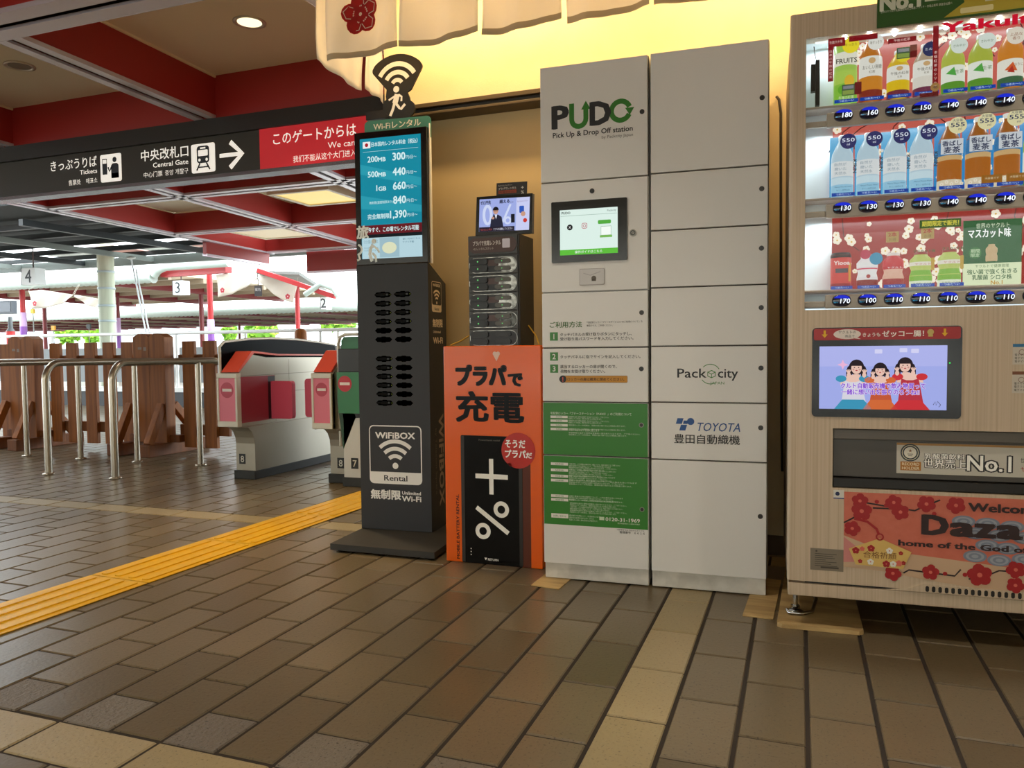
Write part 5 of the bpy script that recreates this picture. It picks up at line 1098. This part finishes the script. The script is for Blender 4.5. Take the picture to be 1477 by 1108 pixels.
b = MB(); b.tube([(.008, .012, .70), (.008, .012, .89), (.008, .055, .922), (.008, .30, .943), (.008, .55, .950), (.008, .85, .943), (.008, 1.15, .922), (.008, 1.37, .90)], .010, GF, 8); b.build('hood_edge', g8)
b = MB(); number_plate(b, '8', .085, .135, front(.115)); b.build('number_plate', g8)
b = MB()
for q in range(2): b.poly(rect(.80, .86, .30 - .035 * q, .325 - .035 * q), ink('#4a4740'), sd(W8 + .035), .001)
b.build('side_vents', g8)
flap(g8, W8 - .01, W8 + .175, .36, .39, .65)
# double-faced gate partly behind the kiosk
g7 = thing('ticket_gate', 'ticket gate with one pink and one green face beside the rental kiosk', 'ticket gate', (-2.905, 4.20, 0), 0, 'automatic ticket gates')
b = MB(); b.prism(prof, GS, sd(.20), -.155, 0); b.box(.205, .50, .02, 1.35, .055, .44, mat('gate_white', '#cfcdc6', .35, .2)); b.build('pedestal', g7, bev=.004)
b = MB(); b.box(.035, .205, .10, 1.37, .0005, .058, GKB); b.box(.20, .51, .01, 1.37, .0005, .058, GKB); b.build('plinth', g7, bev=.003)
b = MB(); b.prism(up, GS, sd(.145), -.145, 0); b.build('upper_body', g7, bev=.004)
b = MB(); b.box(-.004, .145, -.012, .03, .362, .40, GF); b.box(-.004, .145, -.012, .03, .684, .716, GF); b.box(-.004, .012, -.012, .03, .40, .684, GF); b.box(.130, .145, -.012, .03, .40, .684, GF); b.build('front_frame', g7, bev=.003)
b = MB(); b.box(.012, .130, -.008, .01, .40, .684, PKN); noentry(b, .071, .612, .044, front(-.008), .0006, ink('#c24158', .35)); b.build('front_panel', g7)
b = MB(); b.prism([(-.005, .722), (.015, .722), (.17, .846), (.42, .826), (1.38, .812), (1.38, .822), (.42, .838), (.17, .860), (.145, .858)], GRD, sd(.139), -.13, 0); b.build('red_top', g7, bev=.003)
b = MB(); b.prism([(.16, .30), (.165, .92), (.185, .944), (.46, .950), (.48, .93), (.48, .62), (.46, .30)] , GGN, front(.20), -1.15, .12); b.prism([(.205, .235), (.30, .44), (.175, .70), (.165, .55)], mat('gate_green_dark', '#1f4a2c', .3), front(.05), 0, .03); b.build('green_hood', g7, bev=.006)
b = MB(); b.tube([(.155, .07, .25), (.150, .07, .60), (.150, .07, .90), (.168, .07, .945), (.20, .07, .957), (.47, .07, .962)], .011, GF, 8); b.build('hood_edge', g7)
b = MB(); b.box(.190, .345, .0, .10, .722, .868, ink('#201f20', .3)); b.build('ticket_slot', g7, bev=.004); b = MB(); b.box(.345, .365, .0, .10, .722, .868, GF); b.build('slot_frame', g7, bev=.003); b = MB(); b.box(.20, .42, .02, .1, .43, .47, ink('#141414', .3)); b.build('coin_ledge', g7, bev=.004)
b = MB(); b.prism([(.190, .465), (.350, .465), (.345, .722), (.182, .722)], GGN, front(.03), 0, .035); noentry(b, .240, .650, .050, front(-.005), .0008); b.build('front_panel', g7, bev=.004)
b = MB(); b.tube([(.360, .0, .72), (.372, .0, .60), (.380, .0, .47)], .014, GF, 8); b.build('panel_edge', g7)
b = MB(); number_plate(b, '8', .122, .130, front(.115)); number_plate(b, '7', .285, .148, front(.02)); b.build('number_plate', g7)
flap(g7, -.30, .01, .36, .40, .665)

# ================================================================ STAINLESS QUEUE RAILS
STL = mat('rail_steel', '#b9b1a3', .24, .9, noise=(30, .2, '#b4aa9a'))
def rail(x, label):
    t = thing('queue_rail', label, 'guide rail', (x, 4.02, 0), 0, 'stainless guide rails by the gates')
    dx = .135; r = .025; zt = .79
    b = MB(); pts = [(0, 0, 0.001), (0, 0, zt - .12)] + [(dx * .02 * k, .10 - .10 * math.cos(R(90 * k / 6)) + 0, zt - .12 + .12 * math.sin(R(90 * k / 6))) for k in range(1, 7)] + [(dx, .66, zt), (dx + .03, .78, zt)] + [(dx + .03 + .01 * k / 4, .78 + .05 * math.sin(R(45 * k)), zt - .0 - .012 * (1 - math.cos(R(45 * k)))) for k in range(1, 3)]
    b.tube(pts, r, STL, 14); b.build('handrail', t)
    b = MB(); b.tube([(dx, .66, .001), (dx, .66, zt - .015)], .021, STL, 14); b.build('post', t)
    for px, py in ((0, 0), (dx, .66)):
        b = MB(); b.lathe([(0, .0005), (.042, .0005), (.042, .006), (.027, .012), (0, .012)], (px, py, 0), STL, 18); b.build('floor_flange', t)
rail(-4.385, 'bent stainless rail nearest the pink ticket gate')
rail(-5.005, 'bent stainless rail second from the pink ticket gate')
rail(-5.60, 'bent stainless rail third from the pink gate, its front leg out of view')
rail(-6.20, 'bent stainless rail at the left photo edge, its front leg out of view')

# ================================================================ WOODEN BARRIER FENCE
WD = mat('fence_wood', '#9a5a1e', .6, grain=(30, 30, 2, '#6e3c10', .7)); WD2 = mat('fence_wood_dark', '#7a4416', .65, grain=(30, 30, 2, '#5a3210', .6))
def section(x0, x1, xs, label, loc_y=5.2):
    t = thing('picket_fence', label, 'wooden fence', ((x0 + x1) / 2, loc_y, 0), 0, 'wooden picket fence sections'); ox = (x0 + x1) / 2
    for z in (.20, .79):
        b = MB(); b.box(x0 - ox, x1 - ox, .0, .035, z - .045, z + .045, WD2); b.build('rail', t, bev=.004)
    for x in xs:
        b = MB(); b.box(x - ox - .062, x - ox + .062, -.035, 0, .055, .947, WD); b.build('picket', t, bev=.004)
section(-8.6, -6.80, (-6.943, -7.19, -7.42, -7.65, -7.88, -8.11, -8.34), 'picket fence section running out of the left photo edge')
section(-6.37, -5.33, (-6.308, -6.107, -5.888, -5.673, -5.462), 'five-picket fence section between the two wooden stands')
section(-4.93, -4.42, (-4.792, -4.578), 'two-picket fence section beside the pink ticket gate')
def stand(x0, x1, label):
    t = thing('fence_stand', label, 'fence stand', ((x0 + x1) / 2, 5.14, 0), 0, 'wooden stands of the picket fence'); w_ = (x1 - x0) / 2
    for s in (-1, 1):
        c = s * w_ / 2; b = MB(); b.prism([(c - w_ * .49, .10), (c + w_ * .49, .10), (c + w_ * .49, .985), (c + w_ * .15, 1.012), (c - w_ * .15, 1.012), (c - w_ * .49, .985)], WD, front(.04), 0, .10); p = b.build('post', t, bev=.004)
        if s < 0:
            k = MB(); k.poly(rect(c - .03, c + .01, .88, .90), ink('#8d7a68'), front(-.06), .001); k.poly(rect(c + .03, c + .06, .87, .90), ink('#8d7a68'), front(-.06), .001); k.build('paper_tag', p)
    for xx in (-w_ - .10, w_ - .10):
        b = MB(); b.box(xx, xx + .115, -.27, .42, .0008, .10, WD2); b.build('foot', t, bev=.006)
        for s in (-1, 1):
            b = MB(); b.obox((xx + .057, s * (.22 if s < 0 else .36), .10), (xx + .057, s * .06, .42), .06, .06, WD, (1, 0, 0)); b.build('brace', t, bev=.004)
    b = MB(); b.box(-w_ - .1, w_ + .1, -.03, .05, .10, .16, WD2); b.build('cross_beam', t, bev=.004)
stand(-6.775, -6.456, 'double-post wooden stand at the left end of the five-picket section')
stand(-5.297, -4.956, 'double-post wooden stand between the five-picket and two-picket sections')

# ================================================================ PLATFORMS BEYOND THE GATES
def rot_to(o, a): o.rotation_euler = (0, 0, a)
WHP = mat('pipe_white', '#a9b5ae', .4); RDC = mat('column_red', '#a8262a', .4); MRC = mat('column_maroon', '#6e2226', .45); PUR = mat('wrap_purple', '#7d4a9c', .4); PUL = mat('wrap_lilac', '#c0a0cc', .4); RU = mat('roof_under', '#d6c8b0', .7); PLN = mat('purlin', '#8f806c', .6)
def far(name, mb, label, cat, group=None, bev=0.0, org=None):
    """link a far one-piece thing, its origin at its own base"""
    if org is None:
        xs = [v[0] for v in mb.v]; ys = [v[1] for v in mb.v]; zs_ = [v[2] for v in mb.v]; org = Vector(((min(xs) + max(xs)) / 2, (min(ys) + max(ys)) / 2, min(zs_)))
    mb.v = [tuple(Vector(v) - org) for v in mb.v]
    return tag(mb.build(name, bev=bev, loc=org), label, cat, group)
# dark low barrier with mesh panels and a white top rail
pb = thing('platform_barrier', 'low dark barrier with grey mesh panels and a white top rail behind the wooden fence', 'barrier', (-10, 9.4, 0))
b = MB(); b.box(-16, 5.4, 0, .15, .0, .235, mat('barrier_dark', '#33363a', .5)); b.build('base_panel', pb)
b = MB(); b.box(-16, 5.4, -.02, .18, .235, .30, ink('#d4d6d4', .4)); b.build('ledge', pb)
MSH = mat('mesh_grey', '#83888a', .6)
for k in range(16):
    x = -15.9 + k * 1.3; b = MB()
    b.box(x + .06, x + 1.24, .06, .075, .38, .92, MSH); b.tube([(x, .07, .30), (x, .07, 1.12)], .022, ink('#d8dada', .35), 8); b.build('mesh_panel', pb)
b = MB(); b.tube([(-16, .07, 1.14), (5.4, .07, 1.14)], .026, ink('#e2e4e4', .35), 8); b.build('top_rail', pb)
# big pale column with bands
p0 = at(158.5, 560, 11.5); xb, yb = p0.x, 11.5; ztop = at(158, 366, 11.5).z
co = thing('round_column', 'thick pale green round column rising behind the wooden fence', 'column', (xb, yb, 0))
b = MB(); b.lathe([(.150, 0), (.150, ztop + .4)], (0, 0, 0), mat('column_pale', '#b9c0ab', .5, grain=(14, 14, 1, '#a2aa94', .6)), 28); b.build('shaft', co)
for v in (392, 416, 441, 463):
    z = at(158, v, 11.5).z; b = MB(); b.lathe([(.152, -.02), (.160, -.02), (.160, .02), (.152, .02)], (0, 0, z), ink('#a8b8bc', .4), 28); b.tube([(.15, -.05, .02), (.24, -.08, .10 + .03)], .010, ink('#a8b8bc', .4), 6) if v != 463 else None; b.v = [q for q in b.v]; b.build('band', co)
# platform canopies : roof slabs on purlins, white corrugated gutters
def canopy(name, label, y, xa, xb_, z, dep, gut_r, cat='platform canopy'):
    t = thing(name, label, cat, (0, y, z), 0, 'platform canopies')
    b = MB(); b.prism([(0, .08), (dep, .08), (dep, .16), (0, .16)], RU, FR((xb_, 0, 0), (0, 1, 0), (0, 0, 1)), xa - xb_, 0); b.build('roof_slab', t)
    n = max(3, int(dep / .9))
    for k in range(n):
        yy = .25 + k * (dep - .4) / (n - 1); zz_ = .08; b = MB(); b.box(xa, xb_, yy - .05, yy + .05, zz_ - .12, zz_ - .002, PLN); b.build('purlin', t)
    k = 0; x = xa + .8
    while x < xb_:
        b = MB(); b.obox((x, .1, .0), (x, dep, -.04), .10, .16, MRC); b.build('rafter', t); x += 3.0
    b = MB(); m_ = 60; L = xb_ - xa; pts = []; rs = []
    for i in range(int(L / .09)): pts.append((xa + i * .09, -.05, 0)); rs.append(gut_r * (1.0 if i % 2 == 0 else .8))
    b.tube(pts, rs, WHP, 10); b.build('corrugated_gutter', t)
    return t
g1 = at(80, 408, 13.5); canopy('platform_canopy', 'nearer platform canopy with a thick white gutter hung with cloth banners', 13.5, -22, at(232, 390, 13.5).x, g1.z, 7.0, .13)
g2 = at(300, 450, 21); canopy('platform_canopy', 'second platform canopy farther back, its white gutter low behind the columns', 21, -40, 6, g2.z, 11, .14)
g3 = at(300, 461, 33); canopy('platform_canopy', 'farthest platform canopy, thin brown roof lines above the bushes', 33, -60, 6, g3.z, 9, .10)
# red columns
def post(u, v_top, v_bot, Y, wpx, m, label, wrap=None):
    p = at(u, v_bot, Y); r = wpx / 2 * Y / F_PX * 1.03
    t = thing('platform_column', label, 'platform column', (p.x, Y, 0), 0, 'columns of the platform canopies')
    zt = at(u, v_top, Y).z; b = MB(); b.lathe([(r, 0), (r, zt)], (0, 0, 0), m, 16); b.build('shaft', t)
    if wrap:
        zw = at(u, wrap[0], Y).z; zm = at(u, wrap[1], Y).z; b = MB(); b.lathe([(r * 1.25, zm), (r * 1.25, zw), (r * 1.0, zw + .005)], (0, 0, 0), PUL, 18); b.lathe([(r * 1.26, .9), (r * 1.26, zm)], (0, 0, 0), PUR, 18); b.build('wrap', t)
post(35, 415, 500, 13.9, 10, RDC, 'red column with a purple wrap below the number 4 sign', (451, 471))
post(305, 388, 500, 13.9, 9.5, RDC, 'bright red column with a lilac wrap between the number 3 sign and the cloth banner', (461, 479))
post(430.5, 402, 500, 14.0, 8, RDC, 'red column left of the number 2 sign, behind the wooden post')
post(66, 440, 500, 17.5, 7.5, MRC, 'dark red column right of the purple-wrapped one at the left')
post(292, 415, 500, 17.0, 8, MRC, 'dark maroon column just left of the bright red one')
post(172, 425, 500, 17.0, 6, MRC, 'maroon column just right of the thick pale column', (459, 480))
post(346, 465, 500, 26, 4, MRC, 'thin far column among the green bushes')
# number signs
def plate(u0, v0, u1, v1, Y, n, label, side):
    a = at(u0, v1, Y); c = at(u1, v0, Y); wd, hg = c.x - a.x, c.z - a.z
    t = thing('platform_sign', label, 'platform number sign', (a.x, Y, a.z), 0, 'hanging platform number signs')
    b = MB(); b.box(0, wd, 0, .22, 0, hg, ink('#dfe3e4', .4)); b.box(-.012, 0, -.004, .224, -.004, hg + .004, mat('sign_side', side, .4)); b.build('box', t, bev=.006)
    b = MB(); b.text(n, wd / 2, hg * .12, hg * 1.12, ink('#2f3438'), FRONT, .003, al='c', bold=.01); b.build('number', t)
    b = MB(); b.tube([(wd / 2, .11, hg), (wd / 2, .11, hg + (.40 if n == '4' else .11 if n == '3' else .35))], .012, ink('#5a4a48'), 6); b.build('hanger', t)
plate(31.5, 386, 50, 411, 10.5, '4', 'white hanging sign with a black 4 at the left', '#4a4a50')
plate(249.5, 404.5, 263, 425.5, 13.38, '3', 'white hanging sign with a black 3 between the columns', '#c84a4a')
plate(462.5, 428.5, 470.5, 446, 15, '2', 'white hanging sign with a black 2 beside the kiosk', '#6a5a5a')
# cloth banners
CLF = cloth('banner_cloth', '#d9d0c4', .25)
def banner(pts_top, pts_bot, Y, em_uv, label, er):
    t = thing('cloth_banner', label, 'cloth banner', at(*pts_top[0], Y), 0, 'swagged cloth banners on the platforms'); o = at(*pts_top[0], Y);
    for q in (pts_top[0], pts_top[-1]):
        k = MB(); p = at(*q, Y) - o; k.tube([p, p + Vector((0, .03, .05)), Vector((p.x, .17, g1.z - .06 - o.z)) if q[0] < 200 else p + Vector((0, .07, .26))], .003, ink('#c8c0b0'), 6); k.build('tie', t)
    n = 16; b = MB(); v = []
    def ip(P, f):
        u = P[0][0] + (P[-1][0] - P[0][0]) * f
        for (a, b_), (c, d) in zip(P, P[1:]):
            if u <= c + 1e-6: return u, b_ + (d - b_) * (u - a) / max(1e-6, c - a)
        return P[-1]
    for j in range(9):
        for i in range(n + 1):
            (ua, va), (ub, vb) = ip(pts_top, i / n), ip(pts_bot, i / n); k = j / 8
            v.append(at(ua + (ub - ua) * k, va + (vb - va) * k, Y) - o + Vector((0, .02 * math.sin(i * .9 + j * .5), 0)))
    b.add(v, [((j + 1) * (n + 1) + i, (j + 1) * (n + 1) + i + 1, j * (n + 1) + i + 1, j * (n + 1) + i) for j in range(8) for i in range(n)], CLF, True); c = b.build('cloth', t); md = c.modifiers.new('thick', 'SOLIDIFY'); md.thickness = .004
    if em_uv:
        p = at(*em_uv, Y) - o; b = MB(); plum(b, p.x, p.z, er, mat('plum_far', '#a82838', .5), ink('#e8c8c8'), front(-.07)); b.build('plum_emblem', t)
banner([(41, 420), (60, 418), (105, 425)], [(46, 446), (70, 444), (90, 438), (105, 427)], 13.2, (54, 438), 'cream cloth banner with a plum crest left of the thick column', .062)
banner([(107, 425), (125, 428), (148, 432)], [(107, 427), (125, 440), (148, 448)], 13.2, None, 'plain cream half of the banner touching the thick column', .06)
banner([(311, 396), (330, 394), (350, 395), (372, 392)], [(315, 429), (335, 424), (355, 414), (372, 403)], 13.2, (324, 419), 'cream cloth banner with a plum crest right of the bright red column', .055)
banner([(373, 392), (400, 402), (428, 411)], [(373, 405), (390, 421), (408, 433), (424, 437)], 13.2, (418, 428), 'cream cloth banner with a plum crest left of the number 2 sign', .055)
t = thing('hanging_board', 'small dark hanging board between the two cloth banner halves', 'hanging board', at(372, 427, 12.88)); o = at(372, 427, 12.88)
b = MB(); b.box(-.08, .08, 0, .03, 0, .20, ink('#2a2426')); b.text('案内', 0, .10, .07, ink('#b8b4b0'), FRONT, .002, al='c'); b.tube([(0, .015, .2), (0, .015, .455)], .008, ink('#2a2426'), 6); b.build('board', t)
t = thing('departure_board', 'dark departure board at the left photo edge', 'departure board', at(10, 453, 12.5)); b = MB(); b.box(-.55, .17, 0, .12, 0, .30, ink('#4a4e56')); b.box(-.50, .12, -.006, 0, .05, .26, mat('board_screen', '#3b414d', .15)); b.build('cabinet', t)
# leaning pair of white poles, gutters and pipes
for u0, u1, lb in ((189, 213, 'left one of the two thin white slanting poles'), (196, 218, 'right one of the two thin white slanting poles')):
    a = at(u1, 492, 10.8); c = at(u0, 372 if u0 < 190 else 388, 10.8); a = c + (a - c) * (c.z / (c.z - a.z)); b = MB(); b.tube([a, c], .014, ink('#dfe6ea', .3), 8)
    if u0 < 190: b.ball(c, .06, ink('#c8ccc8'), 6, (1.6, 1, .5))
    far('slanting_pole', b, lb, 'pole', 'slanting poles')
b = MB(); q = [at(222, 398, 13.4), at(228, 390, 13.4), at(240, 385, 13.3), at(302, 381, 13.0), at(330, 379, 13.0)]; b.tube(q, .085, WHP, 10); far('gutter_pipe', b, 'pale bent gutter pipe above the number 3 sign', 'pipe')
b = MB(); b.obox(at(236, 396, 13.6), at(330, 389, 13.2), .16, .13, RDC); far('canopy_beam', b, 'red edge beam of the canopy above the number 3 sign', 'beam')
# gable canopy roof to the right
b = MB(); a, c, d, e = at(393, 392, 13), at(437, 408, 13), at(500, 428, 13), at(392, 398, 13)
b.add([at(370, 390, 13), at(432, 392, 13.0), at(486, 428, 15.5), at(430, 409, 15.5)], [(0, 1, 2, 3)], mat('roof_grey', '#6d6f6c', .6)); o_ = far('canopy_roof', b, 'grey sloping canopy roof above the number 2 sign', 'roof'); md = o_.modifiers.new('thick', 'SOLIDIFY'); md.thickness = .06
b = MB(); b.obox(at(372, 390, 12.9), at(483, 428, 12.9), .08, .09, RDC); ob = far('canopy_beam', b, 'red sloping edge of the canopy with a bent white gutter, above the number 2 sign', 'beam')
b = MB(); b.tube([at(440, 425, 12.85), at(452, 417, 12.85), at(463, 410, 12.85), at(480, 416, 12.85), at(488, 428, 12.85)], .055, WHP, 8); b.v = [tuple(Vector(q) - ob.location) for q in b.v]; b.build('gutter', ob)
# old steel canopy at the upper left (dark frame with translucent panels)
oc = thing('steel_canopy', 'dark steel canopy frame with translucent panels at the left below the sign', 'canopy', (-11.5, 9.0, 2.55))
SKY = mat('panel_pink', '#d8a49a', .5); DK = mat('steel_dark', '#1d2326', .5)
b = MB(); b.box(-8, 3.75, -1.4, 1.95, .30, .36, mat('deck_dark', '#14191b', .8)); b.build('roof_deck', oc)
for k, (x, hx) in enumerate(((-2.6, '#e6e8e4'), (-1.4, '#e2b4aa'), (-.2, '#dfe4e0'), (1.0, '#e4b8ae'), (2.2, '#e6e8e4'))):
    b = MB(); b.box(x, x + 1.1, 1.97, 2.85, .24, .26, cloth('panel_' + hx, hx, .12)); b.build('panel', oc)
for k in range(5):
    b = MB(); y = -.5 + k * .80; b.box(-8, 3.7, y, y + .08, .16, .24, DK); b.build('purlin', oc)
for k in range(5):
    b = MB(); x = -4 + k * 1.8; b.box(x, x + .08, -1.2, 2.95, .06, .15, DK if k % 2 else mat('beam_pale', '#6f7672', .5)); b.build('rafter', oc)
b = MB(); b.obox((-8, 2.98, .10), (3.9, 2.98, .10), .10, .16, mat('beam_pale', '#6f7672', .5)); b.build('edge_beam', oc)
# bushes, building, far ground things
LEAF = [mat('leaf_a', '#7fae2e', .6), mat('leaf_b', '#9cc53a', .6), mat('leaf_c', '#5f8f22', .6)]
def bush(u, v, Y, wpx, hpx, label, seed):
    rr = random.Random(seed); p = at(u, v, Y); s = Y / F_PX; w_, h_ = wpx * s / 2, hpx * s / 2; b = MB()
    for k in range(420):
        a, el = rr.uniform(0, 2 * PI), math.asin(rr.uniform(-1, 1)); q = rr.uniform(.6, 1.05) * (1 + .18 * math.sin(a * 3 + seed))
        c = Vector((math.cos(a) * math.cos(el) * w_ * q, math.sin(a) * math.cos(el) * w_ * .7 * q, math.sin(el) * h_ * q)); d = Vector((rr.uniform(-1, 1), rr.uniform(-1, 1), rr.uniform(-.4, 1))).normalized(); e2 = d.orthogonal().normalized(); l = rr.uniform(.22, .42) * min(1.2, w_)
        b.add([c - d * l, c + e2 * l * .5, c + d * l, c - e2 * l * .5], [(0, 1, 2, 3)], LEAF[rr.randrange(3)])
    t = thing('bush', label, 'bush', (p.x, Y, 0), 0, 'green bushes beyond the platforms'); b.v = [(x, y, z + p.z) for x, y, z in b.v]; b.build('foliage', t)
    b = MB(); b.tube([(0, 0, 0), (0, 0, p.z)], [.1, .05], mat('bark', '#5a4a36', .8), 6); b.build('stem', t)
bush(97, 481, 47.5, 48, 34, 'green bush left of the thick pale column, above the railing', 1)
bush(133, 481, 47.5, 36, 34, 'green bush touching the thick pale column on its left', 2)
bush(332, 478, 47.5, 28, 34, 'green bush just right of the bright red column', 3)
bush(378, 477, 47.5, 54, 36, 'wide green bush above the pink ticket gate', 4)
bush(487, 467, 47.5, 54, 16, 'low strip of green bush beside the kiosk', 5)
bd = thing('far_building', 'long pale building wall behind the ticket gates', 'building', (-24, 50, 0))
WBL = mat('building_white', '#cfd6dc', .6)
b = MB(); b.box(0, 34, 0, 6, 0, 3.1, WBL); b.build('wall', bd)
b = MB(); b.box(-.2, 34.2, -.2, 6.2, 3.1, 3.3, mat('building_roof', '#9aa3aa', .5)); b.build('roof_edge', bd)
for k in range(4):
    b = MB(); b.box(1.5 + k * 3.2, 2.9 + k * 3.2, -.05, .02, 1.1, 1.9, mat('window_blue', '#8fb0c0', .15)); b.build('window', bd)
b2 = thing('far_building', 'pale building block at the left beyond the platforms', 'building', (-76, 50, 0))
b = MB(); b.box(0, 34, 0, 6, 0, 2.7, WBL); b.build('wall', b2)
b = MB(); b.box(-.2, 34.2, -.2, 6.2, 2.7, 2.9, mat('building_roof', '#9aa3aa', .5)); b.build('roof_edge', b2)
p = at(16, 492, 11.5); t = thing('traffic_cone', 'red and white cone-shaped marker above the fence at the left', 'marker', (p.x, 11.5, 0))
b = MB(); zt = at(16, 457, 11.5).z; zm = at(16, 478, 11.5).z; b.lathe([(.10, 0), (.085, zm)], (0, 0, 0), mat('marker_red', '#d83a3a', .4), 16); b.lathe([(.085, zm), (.07, zm + .03), (.045, zm + .06), (.04, zt), (0, zt)], (0, 0, 0), ink('#5a5e60', .4), 16); b.build('body', t)
# wooden post behind the gates
p = at(434, 492, 7.5); t = thing('wooden_post', 'brown wooden post with a domed cap behind the pink ticket gate', 'post', (p.x, 7.5, 0)); zt = at(434, 474, 7.5).z
b = MB(); b.lathe([(.072, 0), (.072, zt - .05), (.055, zt - .02), (.02, zt), (0, zt)], (0, 0, 0), WD, 14); b.build('shaft', t)
# black and yellow small signs
for u, v, Y, hx, lb in ((127, 471, 16, '#2a3230', 'small dark sign board left of the thick pale column'), (76, 473, 16, '#e0a02a', 'small orange sign left of the thick pale column'), (46, 449, 13.6, '#c09a1a', 'small yellow sign on the red column at the left')):
    p = at(u, v, Y); t = thing('small_sign', lb, 'sign', p); s = 4.4 * Y / F_PX; b = MB(); b.box(-s, s, 0, .05, -s, s, ink(hx)); b.build('panel', t); b = MB(); b.tube([(0, .03, -s), (0, .03, -p.z)], .012, ink('#7a7a78'), 6); b.build('pole', t)
